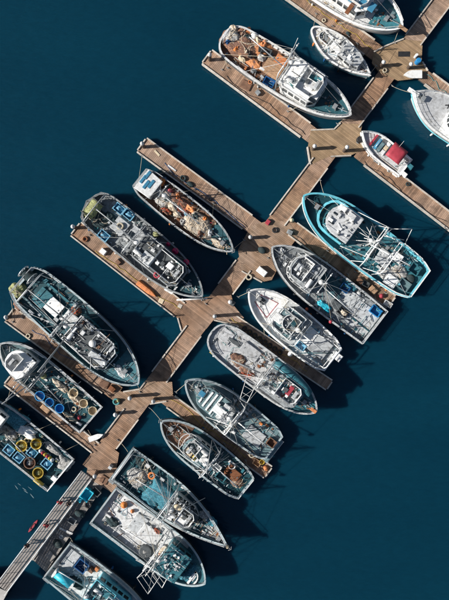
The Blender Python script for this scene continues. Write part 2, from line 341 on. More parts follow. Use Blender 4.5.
# piles
def pile(px, py, h, label, cap="offwhite", r=0.22):
    h = h*0.66+.4
    p = P(px, py, DOCK_Z); root = empty("mooring_pile", (p.x, p.y, 0)); tag(root, label, "pile", "mooring piles through the docks")
    MB().lathe([(r, -1.5), (r, h), (r*.96, h+.03)], 14).build("shaft", "pilewood", root)
    MB().lathe([(r*1.18, h+.02), (r*1.18, h+.1), (r*.6, h+.3), (.02, h+.46)], 14).build("cap", cap, root, True)
for a in [(144, 147, 3.0, "white-capped pile at the tip of the empty-sided finger dock"), (210, 60, 3.0, "white-capped pile at the stern of the orange-tarped boat"),
          (313, 149, 2.6, "white-capped pile on the left of the junction platform by the orange-tarped boat"), (344, 151, 3.4, "white-capped pile near the bow of the red-canopied motorboat"),
          (381, 66, 2.3, "white-capped pile near the bow of the small double-ended boat"), (408, 68, 2.3, "white-capped pile beside the blue barrel"),
          (215, 316, 3.6, "grey-capped pile at the stern of the round-sterned grey boat", "palegrey"), (132, 396, 3.2, "white-capped pile on the left of the shadowed junction platform"),
          (155, 399, 3.2, "grey-capped pile on the right of the shadowed junction platform", "palegrey"), (250, 238, 2.2, "white-capped pile at the bow of the net-cluttered boat"),
          (117, 413, 2.2, "short white-capped pile on the left edge of the walkway", "white"), (76, 228, 2.8, "white-capped pile at the tip of the dock beside the magenta-buoyed seiner"),
          (9, 317, 2.0, "white-capped pile at the tip of the dock by the dark teal seiner"), (98, 472, 3.3, "grey-capped pile at the head of the gangway", "palegrey"),
          (291, 221, 1.6, "yellowish short pile by the bow of the turquoise-trimmed boat", "cream"), (230, 302, 1.7, "short pile on the walkway beside the white foredeck boat", "white")]:
    pile(*a)

# ------------------------------------------------------------------ boats
ITEMS = []; BOATS = []
class Boat:
    def __init__(s, name, label, short, S_, B_, beam, zs=1.25, zb=2.2, ts=0.86, tm=0.42, p=2.1, q=1.0, stern='transom', tr=0.2, bul=0.6, hull="white", deck="grey", cap="offwhite", lining=None, rub="darkgrey", cat="fishing boat", fore=None, fore_u=0.72, ends=None):
        zs *= 1.15; zb *= 1.28; beam *= 1.05
        if cat == 'fishing boat' and q == 1.0 and p >= 2.1: p += .75; q = .76
        BOATS.append(s)
        s.short = short; s.zs, s.zb = zs, zb; s.bul = bul
        a = P(*S_, zs); b = P(*B_, zb); s.a = Vector((a.x, a.y, 0)); d = Vector((b.x-a.x, b.y-a.y, 0)); s.L = d.length; s.d = d.normalized(); s.n = Vector((-s.d.y, s.d.x, 0))
        s.bm = beam/S*(H-zs)/H/2; s.ts, s.tm, s.p, s.q, s.stern, s.tr = ts, tm, p, q, stern, tr
        s.rz = math.atan2(s.d.y, s.d.x)
        s.root = empty(name, s.a, s.rz); tag(s.root, label, cat, "boats moored at the docks")
        s.mats = dict(hull=hull, deck=deck, cap=cap)
        ns = 30; s.T = [0.5-0.5*math.cos(math.pi*i/ns) for i in range(ns+1)]
        s._hull(hull, deck, cap, lining or hull, rub, fore, fore_u)
    def hb(s, t):
        t = min(max(t, 0), 1)
        if t > s.tm:
            x = (t-s.tm)/(1-s.tm); w = max(0, 1-x**s.p)**s.q
        else: w = s.ts+(1-s.ts)*math.sin(math.pi/2*t/s.tm)
        if s.stern == 'round' and t < s.tr:
            w *= max(0.0, 1-(1-t/s.tr)**2.6)**(1/2.6)
        if s.stern == 'soft' and t < s.tr: w *= 0.80+0.20*math.sin(math.pi/2*t/s.tr)
        return max(0.02, s.bm*w)
    def sh(s, t): return s.zs+(s.zb-s.zs)*max(0, (t-0.25)/0.75)**1.8
    def dz(s, u): return s.sh(u)-s.bul
    def outline(s):
        return [(t*s.L, s.hb(t), s.sh(t)) for t in s.T]+[(t*s.L, -s.hb(t), s.sh(t)) for t in reversed(s.T)]
    def _hull(s, hull, deck, cap, lining, rub, fore, fore_u):
        rows = [(0.02, -0.9), (0.5, -0.75), (0.80, -0.25), (0.90, 0.35), (1.0, 1.0)]
        b = MB(); n = len(s.T); k = len(rows)
        for side in (1, -1):
            v = []
            for t in s.T:
                w, z = s.hb(t), s.sh(t); fl = 0.65 if t > .6 else 1
                for i, (f, zz) in enumerate(rows):
                    x = t*s.L-(0.10*s.L*max(0, t-.75)/.25*(1-i/(k-1))**1.3)
                    ff = f if t < .5 else f*(1-(1-f)*0.6*(t-.5)*2)
                    if i == k-1: ff = 1
                    v.append((x, side*w*ff, zz if zz < 0 else (zz*z if zz == 1.0 else 0.45*z)))
            f = [(i*k+j, (i+1)*k+j, (i+1)*k+j+1, i*k+j+1) for i in range(n-1) for j in range(k-1)]
            if side == 1: f = [q[::-1] for q in f]
            b.add(v, f)
        m = n*k
        b.f.append(tuple([j for j in range(k)]+[m+j for j in range(k-1, -1, -1)]))
        b.build("hull", hull, s.root, True)
        for pol in s.root.children[0].data.polygons:
            pol.use_smooth = len(pol.vertices) == 4
        # bulwark lining
        o = s.outline(); inn = inset([q[:2] for q in o], 0.09); N = len(o)
        v = [(inn[i][0], inn[i][1], o[i][2]-0.01) for i in range(N)]+[(inn[i][0], inn[i][1], o[i][2]-s.bul-0.05) for i in range(N)]
        MB().add(v, [(i, (i+1) % N, N+(i+1) % N, N+i) for i in range(N)]).build("bulwark", lining, s.root)
        # deck, split into working deck and foredeck
        def dk(u0, u1, mat, name, up=0.0):
            tt = [t for t in s.T if u0 < t < u1]; tt = [u0]+tt+[u1]; v = []; f = []
            for t in tt:
                w = max(0.01, s.hb(t)-0.07); z = s.dz(t)+up
                v += [(t*s.L, w, z), (t*s.L, w*.5, z+.02), (t*s.L, 0, z+.03), (t*s.L, -w*.5, z+.02), (t*s.L, -w, z)]
            for i in range(len(tt)-1):
                for j in range(4): f.append((i*5+j, i*5+j+1, i*5+6+j, i*5+5+j)[::-1])
            MB().add(v, f).build(name, mat, s.root)
        if fore: dk(0.006, fore_u, deck, "deck"); dk(fore_u, 0.985, fore, "foredeck", 0.06)
        else: dk(0.006, 0.985, deck, "deck")
        # cap rail and rub rail
        pl = [q[:2] for q in o]; out = inset(pl, -0.05); inn = inset(pl, 0.17)
        v = []
        for i in range(N): z = o[i][2]; v += [(out[i][0], out[i][1], z), (out[i][0], out[i][1], z+.07), (inn[i][0], inn[i][1], z+.07), (inn[i][0], inn[i][1], z)]
        MB().add(v, [(4*i+j, 4*((i+1) % N)+j, 4*((i+1) % N)+(j+1) % 4, 4*i+(j+1) % 4)[::-1] for i in range(N) for j in range(4)]).build("cap_rail", cap, s.root)
        ru = inset(pl, -0.03); MB().tube([(ru[i][0]*0.995, ru[i][1], o[i][2]*0.62) for i in range(N)], 0.06, 5, closed=True).build("rub_rail", rub, s.root)
    # ---- helpers in boat space
    def at(s, px, py, z):
        w = P(px, py, z)-s.a; return Vector((w.dot(s.d), w.dot(s.n), z))
    def uv(s, u, v, z): return Vector((u*s.L, v*s.hb(u), z))
    def part(s, name, shape, mat, loc, dim, rz=0, ry=0, parent=None): return put(name, shape, mat, loc, dim, rz, parent or s.root, ry)
    def poly_house(s, x0, x1, w, front, wf=0.6):
        if front == 'round': return [(x0, w), (x0, -w)]+[(x1-w*0.9+w*0.9*math.cos(a), w*math.sin(a)) for a in [math.pi*(-.5+k/8) for k in range(9)]]
        if front == 'angle': f = min(0.9, (x1-x0)*.35); return [(x0, w), (x0, -w), (x1-f, -w), (x1, -w*wf), (x1, w*wf), (x1-f, w)]
        if front == 'both': f = min(0.8, (x1-x0)*.3); return [(x0+f*.6, w), (x0, w*.7), (x0, -w*.7), (x0+f*.6, -w), (x1-f, -w), (x1, -w*wf), (x1, w*wf), (x1-f, w)]
        return [(x0, w), (x0, -w), (x1, -w*.92), (x1, w*.92)]
    def house(s, u0, u1, wf, h, front='angle', wall="white", roof="white", z=None, over=0.12, rim=None, win=True, name="wheelhouse", v0=0.0, rake=0.25):
        h *= 1.22; x0, x1 = u0*s.L, u1*s.L; um = (u0+u1)/2; w = wf*s.hb(um); z0 = (s.dz(u0)-0.04) if z is None else z; zt = (s.dz(um) if z is None else z)+h; yo = v0*s.hb(um)
        base = [(a, b+yo) for a, b in s.poly_house(x0, x1, w, front)]; top = [(a, b+yo) for a, b in s.poly_house(x0, x1-rake*h*.4, w*.97, front)]
        hs = MB().prism(base, z0, zt, top).build(name, wall, s.root)
        rp = inset(top, -over); r = MB()
        r.prism(rp, zt, zt+.07); r.prism(rp, zt+.07, zt+.1, inset(rp, .06)); r.build("roof", roof, hs)
        if rim: MB().ring(inset(top, -over+0.03), zt+.1, zt+.2, .12).build("roof_rim", rim, hs)
        if win:
            n = len(base)
            for i in range(n):
                j = (i+1) % n; a, b = Vector((*base[i], z0)), Vector((*base[j], z0)); at_, bt = Vector((*top[i], zt)), Vector((*top[j], zt)); L = (b-a).length
                if L < 0.3: continue
                k = max(1, int(L/0.85)); nrm = Vector(((b-a).y, -(b-a).x, 0)).normalized()
                cen = sum((Vector((*q, z0)) for q in base), Vector())/n
                if nrm.dot((a+b)/2-cen) < 0: nrm = -nrm
                for e in range(k):
                    q = []
                    for hh in (.58, .88):
                        lo, hi = a.lerp(at_, hh), b.lerp(bt, hh); q += [lo.lerp(hi, (e+.12)/k), lo.lerp(hi, (e+.88)/k)]
                    v = [p+nrm*.004 for p in q]+[p+nrm*.03 for p in q]
                    MB().add(v, [(4, 5, 7, 6), (0, 2, 3, 1), (0, 1, 5, 4), (2, 6, 7, 3), (0, 4, 6, 2), (1, 3, 7, 5)]).build("window", "glass", hs)
        s.hz = zt+.1; s.hs = hs; s.hu = (u0, u1, w)
        return zt+.1
    def coaming(s, px, py, l, w, h, mat, floor=None, z=None, name="coaming", th=0.07, front='flat', rz=0, zz=None):
        c = s.at(px, py, zz if zz is not None else s.dz(.5)); z = zz if zz is not None else s.dz(c.x/s.L)
        poly = [(a-l/2, b) for a, b in s.poly_house(0, l, w/2, front)]
        o = MB().ring(poly, 0, h, th).build(name, mat, s.root); o.location = (c.x, c.y, z); o.rotation_euler = (0, 0, rz)
        if floor: MB().prism(inset(poly, th*.9), 0.01, 0.05).build("floor_panel", floor, o)
        return o
    def hatch(s, px, py, l, w, mat="palegrey", cmat="grey", h=0.3, rz=0, planks=0):
        c = s.at(px, py, s.dz(.4)+h); z = s.dz(c.x/s.L)-.02
        poly = [(-l/2, -w/2), (l/2, -w/2), (l/2, w/2), (-l/2, w/2)]
        o = MB().prism(poly, 0, h).build("hatch", cmat, s.root); o.location = (c.x, c.y, z); o.rotation_euler = (0, 0, rz)
        if planks:
            for k in range(planks):
                q = MB().box((0, 0, 0), (l*1.04, w*1.04/planks-.025, .06)).build("hatch_board", mat, o); q.location = (0, (k+.5-planks/2)*w*1.04/planks, h+.032)
        else:
            b = MB(); pp = inset(poly, -.05); b.prism(pp, h+.003, h+.07); b.prism(pp, h+.07, h+.1, inset(pp, .05)); b.build("hatch_cover", mat, o)
            for k in (-1, 1): q = MB().box((0, 0, 0), (.1, .2, .04)).build("hatch_dog", "steel", o); q.location = (k*l*.36, 0, h+.13)
        return o
    def rail(s, u0, u1, side, h=0.8, mat="offwhite", step=1.2, ins=0.1, mid=True):
        n = max(2, int((u1-u0)*s.L/step)); b = MB(); pts = []
        for k in range(n+1):
            u = u0+(u1-u0)*k/n; p = Vector((u*s.L, side*(s.hb(u)-ins), s.sh(u)+.05)); pts.append(p); b.tube([p, p+Vector((0, 0, h))], .022, 5)
        b.tube([p+Vector((0, 0, h)) for p in pts], .036, 5)
        if mid: b.tube([p+Vector((0, 0, h*.5)) for p in pts], .018, 4)
        return b.build("guard_rail", mat, s.root)
    def bow_rail(s, u0=0.7, h=0.75, mat="alum", ins=0.12):
        pts = [];
        for u in [u0+(0.985-u0)*k/6 for k in range(7)]: pts.append(Vector((u*s.L, max(.05, s.hb(u)-ins), s.sh(u)+.05)))
        pts = pts+[Vector((p.x, -p.y, p.z)) for p in reversed(pts)]
        b = MB()
        for p in pts: b.tube([p, p+Vector((0, 0, h))], .022, 5)
        b.tube([p+Vector((0, 0, h)) for p in pts], .03, 5); b.tube([p+Vector((0, 0, h*.5)) for p in pts], .018, 4)
        return b.build("bow_rail", mat, s.root)
    def stern_rail(s, u1=0.15, h=0.8, mat="alum", r=.035):
        us = [u1*k/5 for k in range(6)]
        pts = [Vector((u*s.L, s.hb(u)-.06, s.sh(u)+.05)) for u in reversed(us)]; pts += [Vector((p.x, -p.y, p.z)) for p in reversed(pts)]
        b = MB()
        for p in pts: b.tube([p, p+Vector((0, 0, h))], .025, 5)
        for hh in (.33, .66, 1): b.tube([p+Vector((0, 0, h*hh)) for p in pts], r if hh == 1 else .02, 5)
        return b.build("stern_rail", mat, s.root)
    def mast(s, u, h, v=0.0, mat="alum", z=None, cross=1.6, boom=None, r=.11, stays=True, lights=True, cz=0.72):
        x, y = u*s.L, v*s.hb(u); z0 = s.dz(u) if z is None else z
        m = MB().tube([(x, y, z0-.05), (x, y, z0+h)], r, 10, r*.6).build("mast", mat, s.root, True)
        top = Vector((x, y, z0+h)); s.mt = top
        if cross: MB().tube([(x, y-cross, z0+h*cz), (x, y+cross, z0+h*cz)], .05, 6).build("crosstree", mat, m)
        if lights:
            for k in (-1, 1): put("deck_light", 'dome', "white", (x, y+k*cross*.8, z0+h*cz+.04), (.22, .22, .2), 0, m)
            put("radar_dome", 'dome', "white", (x+.32, y, z0+h*.55), (.6, .6, .3), 0, m); MB().tube([(x, y, z0+h*.55), (x+.5, y, z0+h*.54)], .05, 5).build("radar_bracket", mat, m)
        if boom:
            L_, az, rise = boom[:3]; zb = z0+(boom[3] if len(boom) > 3 else 1.6); bp = Vector((x, y, zb)); e = bp+Vector((L_*math.cos(az), L_*math.sin(az), rise))
            bo = MB().tube([bp, e], .085, 8, .06).build("boom", mat, s.root, True)
            MB().tube([e, top], .016, 4).build("topping_lift", "wire", bo)
            put("block", 'cyl', "darkgrey", e-Vector((0, 0, .35)), (.3, .3, .35), 0, bo)
            MB().tube([e-Vector((0, 0, .2)), (e.x*.8+x*.2, e.y, s.dz(.3)+.4)], .014, 4).build("fall_line", "rope", bo)
        if stays:
            for q in (s.uv(.985, 0, s.sh(.98)), s.uv(max(.02, u-.12), .93, s.sh(u)), s.uv(max(.02, u-.12), -.93, s.sh(u)), s.uv(min(.9, u+.08), .93, s.sh(u)), s.uv(min(.9, u+.08), -.93, s.sh(u))):
                MB().tube([top-Vector((0, 0, .1)), q], .015, 4).build("stay", "wire", m)
        return m
    def gantry(s, u, h, wf=0.9, mat="alum", lean=0.0, r=.07, brace=True, cross2=True):
        x = u*s.L; w = wf*s.hb(u); z = s.sh(u)-.3; b = []
        g = MB().tube([(x, w, z), (x+lean*.8, w*.9, z+h*.85), (x+lean, w*.75, z+h), (x+lean, -w*.75, z+h), (x+lean*.8, -w*.9, z+h*.85), (x, -w, z)], r, 7).build("gantry", mat, s.root, True)
        if cross2: MB().tube([(x+lean*.5, w*.95, z+h*.55), (x+lean*.5, -w*.95, z+h*.55)], r*.7, 6).build("crossbar", mat, g)
        if brace:
            for k in (-1, 1): MB().tube([(x+lean*.8, k*w*.9, z+h*.85), (x+1.4, k*w, z)], r*.6, 6).build("brace", mat, g)
        return g
    def pole(s, u, side, top, mat="alum", r=.045):
        a = Vector((u*s.L, side*s.hb(u)*.97, s.sh(u))); p = MB().tube([a, top], r, 6, r*.5).build("trolling_pole", mat, s.root, True)
        return p
    def pole_px(s, u, side, tx, ty, tz, mat="alum", r=.045): return s.pole(u, side, s.at(tx, ty, tz), mat, r)
    def bar(s, name, a, b, r=.05, mat="alum", n=6): return MB().tube([s.at(*a), s.at(*b)], r, n).build(name, mat, s.root, True)
    def ladder(s, A1, B1, A2, B2, n=5, mat="offwhite", r=.045):
        a1, b1, a2, b2 = (s.at(*q) for q in (A1, B1, A2, B2)); o = MB().tube([a1, b1], r, 6).build("outrigger", mat, s.root, True); MB().tube([a2, b2], r, 6).build("outrigger_spar", mat, o, True)
        for k in range(1, n+1): MB().tube([a1.lerp(b1, k/n), a2.lerp(b2, k/n)], r*.6, 5).build("rung", mat, o)
        for k in (b1, b2): MB().tube([k, s.mt], .018, 4).build("guy_line", "wire", o)
        return o
    def tomast(s, px, py, z, drop=.3, mat="offwhite", r=.04):
        return MB().tube([s.at(px, py, z), s.mt-Vector((0, 0, drop))], r, 6).build("trolling_pole", mat, s.root, True)
    def box(s, name, px, py, dim, mat, rz=0, z=None, parent=None, shape='box'):
        c = s.at(px, py, (z if z is not None else s.dz(.45))+dim[2]); zz = z if z is not None else s.dz(min(1, max(0, c.x/s.L)))+.01
        return s.part(name, shape, mat, (c.x, c.y, zz), dim, rz, 0, parent)
    def clutter(s, n, u0, u1, v0, v1, seed, mats=("alum", "steel", "offwhite", "darkgrey", "grey"), z=None, size=1.0, kinds="bbpppvch", parent=None):  # random loose gear parented to the boat, named by shape; not fitted parts
        size0 = size; g = random.Random(seed)
        n = int(n*1.8)
        for i in range(n):
            u, v = g.uniform(u0, u1), g.uniform(v0, v1); zz = z if z is not None else s.dz(u)+.02
            k = g.choice(kinds); m = g.choice(mats); x, y = u*s.L, v*s.hb(u)
            a = g.choice((0, math.pi/2, g.uniform(0, 3.1))); size = size0*g.choice((.45, .6, .8, 1.0, 1.1))
            if k == 'b': s.part("clutter_box", 'box', m, (x, y, zz), (g.uniform(.2, .8)*size, g.uniform(.2, .5)*size, g.uniform(.15, .5)*size), g.choice((0, 0, math.pi/2, g.uniform(-.3, .3))), parent=parent)
            elif k == 'p': s.part("pipe", 'pipe', m, (x, y, zz+g.uniform(0, .25)), (g.uniform(.6, 1.9)*size, .07, .07), a, parent=parent)
            elif k == 'v': s.part("clutter_piece", 'cyl', m, (x, y, zz), (g.uniform(.15, .35)*size,)*2+(g.uniform(.25, .7)*size,), parent=parent)
            elif k == 'c': s.part("rope_coil", 'coil', g.choice(("rope", "rope", "ropeteal", "netdark", "bluetote")), (x, y, zz), (g.uniform(.35, .7)*size,)*2+(.2,), parent=parent)
            elif k == 'h':
                pts = [(x+g.uniform(-.7, .7)*size, y+g.uniform(-.4, .4)*size, zz+.05) for _ in range(5)]
                MB().tube(pts, .03, 5).build("hose", g.choice(("rope", "black", "ropeteal", "offwhite")), parent or s.root, True)
            elif k == 'd': s.part("vent_dome", 'dome', m, (x, y, zz), (g.uniform(.3, .6)*size,)*2+(g.uniform(.2, .5)*size,), parent=parent)
    def roof_kit(s, seed, n=8, raft=True, rail=True, mats=("white", "alum", "offwhite", "darkgrey"), size=1.0):
        u0, u1, w = s.hu; z = s.hz; x0, x1 = u0*s.L, u1*s.L; g = random.Random(seed)
        if rail:
            pts = [(x0+.1, w*.9, z), (x0+.1, w*.9, z+.45), (x1-.5, w*.9, z+.45), (x1-.5, w*.9, z)]
            for k in (1, -1): MB().tube([(p[0], p[1]*k, p[2]) for p in pts], .025, 5).build("grab_rail", "alum", s.hs, True)
        if raft: s.part("life_raft", 'pipe', "white", (x0+.7, g.choice((-.5, .5))*w, z+.05), (1.1, .5, .5), g.choice((0, math.pi/2)), parent=s.root)
        for k in range(2):
            p = (g.uniform(x0+.3, x1-.6), g.uniform(-.8, .8)*w, z); MB().tube([p, (p[0], p[1], z+g.uniform(1.5, 3))], .018, 5).build("whip_antenna", "white", s.root)
        s.clutter(n, u0+.01, u1-.04, -.55, .55, seed, mats, z=z+.003, size=.75*size, kinds="bbvppphh")
    def winch(s, px, py, mat="steel", sc=1.0, rz=0):
        c = s.at(px, py, s.dz(.5)+.4); z = s.dz(c.x/s.L)
        w = put("winch", 'box', mat, (c.x, c.y, z), (.5*sc, .7*sc, .35*sc), rz, s.root)
        b = MB(); b.tube([(0, -.75*sc, 0), (0, .75*sc, 0)], .16*sc, 10)
        for k in (-.78, -.4, .4, .78): b.tube([(0, (k-.03)*sc, 0), (0, (k+.03)*sc, 0)], .3*sc, 12)
        d = b.build("winch_drum", "rust" if mat == "rust" else "darkgrey", s.root); d.location = (c.x, c.y, z+.55*sc); d.rotation_euler = (0, 0, rz)
    def reel(s, px, py, r=0.7, w=1.6, mat="alum", net="netgreen", rz=0, z=None):
        c = s.at(px, py, s.dz(.1)+r); z = s.dz(max(0, c.x/s.L)) if z is None else z
        b = MB()
        for k in (-1, 1):
            b.tube([(r*math.cos(a*math.pi/9), k*w/2, r*math.sin(a*math.pi/9)) for a in range(18)], .05, 6, closed=True)
            for a in range(4): b.tube([(r*math.cos(a*math.pi/4), k*w/2, r*math.sin(a*math.pi/4)), (-r*math.cos(a*math.pi/4), k*w/2, -r*math.sin(a*math.pi/4))], .03, 5)
            b.tube([(0, k*(w/2+.1), 0), (-.4, k*(w/2+.1), -r-.1)], .05, 6); b.tube([(0, k*(w/2+.1), 0), (.4, k*(w/2+.1), -r-.1)], .05, 6)
        o = b.build("net_drum", mat, s.root, True); o.location = (c.x, c.y, z+r+.1); o.rotation_euler = (0, 0, rz)
        g = random.Random(int(px*7+py)); nn = 14; v = []
        for i in range(9):
            for k in range(nn):
                rr = r*.78*(1+g.uniform(-.1, .1)); v.append((rr*math.cos(2*math.pi*k/nn), (i/8-.5)*w*.93, rr*math.sin(2*math.pi*k/nn)))
        f = [(i*nn+k, i*nn+(k+1) % nn, (i+1)*nn+(k+1) % nn, (i+1)*nn+k) for i in range(8) for k in range(nn)]+[tuple(range(nn)), tuple(range(8*nn, 9*nn))]
        MB().add(v, f).build("wound_net", net, o, True)
    def anchor(s, u=0.93):
        x = u*s.L; z = s.dz(u)+.05; c = put("windlass", 'box', "steel", (x-.9, 0, z), (.5, .6, .4), 0, s.root)
        b = MB(); b.tube([(x-.5, 0, z+.35), (x+.75, 0, s.sh(.99)+.15)], .045, 6); b.tube([(x+.75, -.3, s.sh(.99)+.05), (x+.95, 0, s.sh(.99)+.1), (x+.75, .3, s.sh(.99)+.05)], .045, 6)
        b.build("anchor", "steel", s.root)
    # ---- loose things on the boat (top-level)
    def item(s, kind, colour, shape, mat, px, py, dim, rz=0.0, z=None, rel=True, cat=None):
        c = s.at(px, py, (z if z is not None else s.dz(.4))+dim[2]); u = c.x/s.L; zz = (s.dz(min(1, max(0, u)))+.035) if z is None else z
        o = put(kind.replace(' ', '_').replace('-', '_'), shape, mat, s.a+s.d*c.x+s.n*c.y+Vector((0, 0, zz)), dim, (s.rz if rel else 0)+rz)
        ITEMS.append([o, kind, colour, s, u, cat or kind]); return o
    def heap(s, kind, colour, mat, px, py, l, w, h, seed=1, n=18, rz=0, corks=0, corkm="cork", cat="net", lump=0.35, flat=False):
        g = random.Random(seed); c = s.at(px, py, s.dz(.3)+h*.5); u = c.x/s.L; z = s.dz(min(1, max(0, u)))+.03
        ph = [(g.uniform(1.5, 5), g.uniform(1.5, 5), g.uniform(0, 6), g.uniform(.3, 1)) for _ in range(7)]
        def f(a, b):
            rr = math.hypot(a, b) if not flat else max(abs(a), abs(b)); e = max(0, 1-rr**3)
            k = sum(q[3]*math.sin(q[0]*a*1.6+q[2])*math.cos(q[1]*b*1.6+q[2]*2) for q in ph)/3.5
            return h*e**.5*(0.75+lump*k)
        v = []; fc = []
        for i in range(n+1):
            for j in range(n+1):
                a, b = 2*i/n-1, 2*j/n-1
                if not flat:
                    m = max(abs(a), abs(b)); r = math.hypot(a, b); k = m/r if r > 0 else 1; a2, b2 = a*k, b*k
                else: a2, b2 = a, b
                wob = 1+.10*math.sin(3*math.atan2(b, a)+seed)+.06*math.sin(7*math.atan2(b, a)+seed*2)
                edge = max(abs(a), abs(b))
                wob = 1+(wob-1)*edge
                v.append((a2*l/2*wob, b2*w/2*wob, max(0.0, f(a2, b2)+(g.uniform(-.05, .05) if edge < .95 else 0))))
        for i in range(n):
            for j in range(n): fc.append((i*(n+1)+j, (i+1)*(n+1)+j, (i+1)*(n+1)+j+1, i*(n+1)+j+1))
        base = [i*(n+1) for i in range(n+1)]+[n*(n+1)+j for j in range(1, n+1)]+[i*(n+1)+n for i in range(n-1, -1, -1)]+[j for j in range(n-1, 0, -1)]
        o = MB().add(v, fc+[tuple(base)]).build(kind.replace(' ', '_').replace('-', '_'), mat, None, True)
        o.location = s.a+s.d*c.x+s.n*c.y+Vector((0, 0, z)); o.rotation_euler = (0, 0, s.rz+rz)
        if corks:
            b = MB(); x, y, an = 0, 0, 0
            for i in range(corks):
                an += g.uniform(-.35, .35)+.06; x += .13*math.cos(an); y += .13*math.sin(an)
                e = (x/(l*.46))**2+(y/(w*.46))**2
                if e > 1: an = math.atan2(-y, -x)+g.uniform(-.8, .8); x *= .96; y *= .96
                b.ell((x, y, f(x/(l/2), y/(w/2))+.05), g.uniform(.04, .065), g.uniform(.04, .065), .045, 6, 4)
            q = b.build("cork_line", corkm, o, True); q["kind"] = "stuff"
        ITEMS.append([o, kind, colour, s, u, cat]); return o
    def tarp(s, colour, mat, px, py, l, w, h, seed=1, rz=0, kind="tarp"):
        return s.heap(kind, colour, mat, px, py, l, w, h, seed, 16, rz, cat="tarp", lump=.25, flat=True)

PI = math.pi
def DRESS():
    """small gear and loose clutter for every working boat: frames inside the bulwark, loose lines, fenders, fittings"""
    for i, b in enumerate(BOATS):
        g = random.Random(900+i); fish = b.root["category"] == "fishing boat"
        if fish:
            if b.bul > .38:
                n = int(b.L*.62/.75)
                for k in range(n):
                    u = .06+.62*k/n
                    for sd in (1, -1): b.part("bulwark_frame", 'box', b.mats['cap'], (u*b.L, sd*(b.hb(u)-.17), b.dz(u)), (.07, .16, b.bul-.02))
            for k in range(7):
                u, v = g.uniform(.06, .6), g.uniform(-.7, .7); x, y = u*b.L, v*b.hb(u); a = g.uniform(0, 6.3); pts = []
                for q in range(14):
                    a += g.uniform(-.9, .9); x += .28*math.cos(a); y += .28*math.sin(a); uu = min(.9, max(.03, x/b.L)); lim = b.hb(uu)-.3
                    x = uu*b.L
                    if abs(y) > lim: y = max(-lim, min(lim, y)); a = -a
                    pts.append((x, y, b.dz(uu)+.06+g.uniform(0, .12)))
                MB().tube(pts, .022, 4).build("deck_line", g.choice(("rope", "offwhite", "ropeteal", "bluetote", "white", "black")), b.root, True)
            b.clutter(16, .05, .62, -.88, .88, 950+i, ("white", "white", "offwhite", "black", "darkgrey", "palegrey", b.mats['deck']), size=.55, kinds="bbvpppch")
            b.clutter(6, .8, .94, -.5, .5, 970+i, ("white", "offwhite", "black", "steel"), size=.45, kinds="bpvch")
            z = b.hz; u0, u1, w = b.hu
            if (u1-u0)*b.L > 2.6 and i % 2 == 0:
                pl = [(u1*b.L-(u1-u0)*b.L*.62, w*.72), (u1*b.L-(u1-u0)*b.L*.62, -w*.72), (u1*b.L-1.0, -w*.72), (u1*b.L-.55, -w*.4), (u1*b.L-.55, w*.4), (u1*b.L-1.0, w*.72)]
                fb = MB().ring(pl, z+.003, z+.62, .07).build("flying_bridge", "white", b.root)
                MB().tube([(p[0], p[1], z+.66) for p in pl], .03, 5, closed=True).build("bridge_rail", "alum", fb); put("helm_seat", 'box', "darkgrey", (u1*b.L-(u1-u0)*b.L*.45, 0, z), (.45, .5, .6), 0, fb); put("helm_console", 'box', "palegrey", (u1*b.L-1.1, .1*w, z), (.35, 1.0, .7), 0, fb)
            if hasattr(b, 'mt'):
                for k in range(7):
                    u, v = g.choice((g.uniform(.02, .3), g.uniform(.3, .9))), g.choice((-.93, .93, g.uniform(-.9, .9))); q = b.uv(u, v, b.sh(u))
                    MB().tube([b.mt-Vector((0, 0, g.uniform(0, b.mt.z*.45))), q], .02, 4).build("rigging_line", g.choice(("offwhite", "wire", "wire", "rope")), b.root)
            for k in range(0 if b.short.startswith(("the white-wheel", "the net-cl")) else 12):
                x, y = g.uniform(u0*b.L+.2, u1*b.L-.6), g.uniform(-.85, .85)*w
                b.part(g.choice(("clutter_piece", "roof_fitting")), g.choice(('box', 'box', 'cyl')), g.choice(("white", "offwhite", "white", "palegrey", "darkgrey", "alum")), (x, y, z), (g.uniform(.1, .4), g.uniform(.1, .4), g.uniform(.1, .4)), g.uniform(0, 3))
        for sd in (1, -1):
            for u in (.15, .38, .6):
                if g.random() < .3: continue
                u += g.uniform(-.05, .05); p = b.part("fender", 'pipe', g.choice(("white", "offwhite", "black", "brightorange", "blue") if fish else ("white",)), (u*b.L, sd*(b.hb(u)+.14), .2+b.sh(u)*.25), (.62, .24, .24), 0, PI/2)
                MB().tube([(u*b.L, sd*(b.hb(u)-.05), b.sh(u)+.08), (u*b.L, sd*(b.hb(u)+.14), b.sh(u)*.5)], .014, 4).build("fender_line", "rope", b.root)
# ---- seiner with orange tarps
b = Boat("fishing_boat", "large white seiner with orange tarps and nets heaped on its aft deck", "the orange-tarped seiner", (223, 35), (351, 115), 40, stern='round', tr=.13, ts=.82, hull="offwhite", deck="brownwood", cap="offwhite", fore="tealdark", fore_u=.74, zb=2.3, p=2.3)
b.heap("net pile", "brown", "netbrown", 240, 42, 5.0, 3.6, .9, 3, 26, corks=160, corkm="cork")
b.tarp("orange", "tarporange", 257, 47, 3.2, 1.9, .5, 5, .2); b.tarp("crumpled orange", "orange", 243, 32, 2.0, 1.3, .55, 8, .7); b.tarp("dull orange", "tarporange", 252, 62, 2.6, 1.1, .4, 9, -.1); b.tarp("dark purple", "netbrown", 252, 40, 1.6, .9, .75, 12, .5)
b.heap("net bundle", "pale", "netgrey", 233, 36, 2.2, 1.9, 1.15, 14, 16, corks=90)
b.item("float bag", "white", 'dome', "white", 254.5, 34, (.95, .95, .9), cat="bag"); b.item("crate", "dark grey", 'tote', "darkgrey", 266, 52, (1.2, .9, .5), .2); b.item("crate", "black", 'box', "black", 262, 49, (.9, .7, .5), .5)
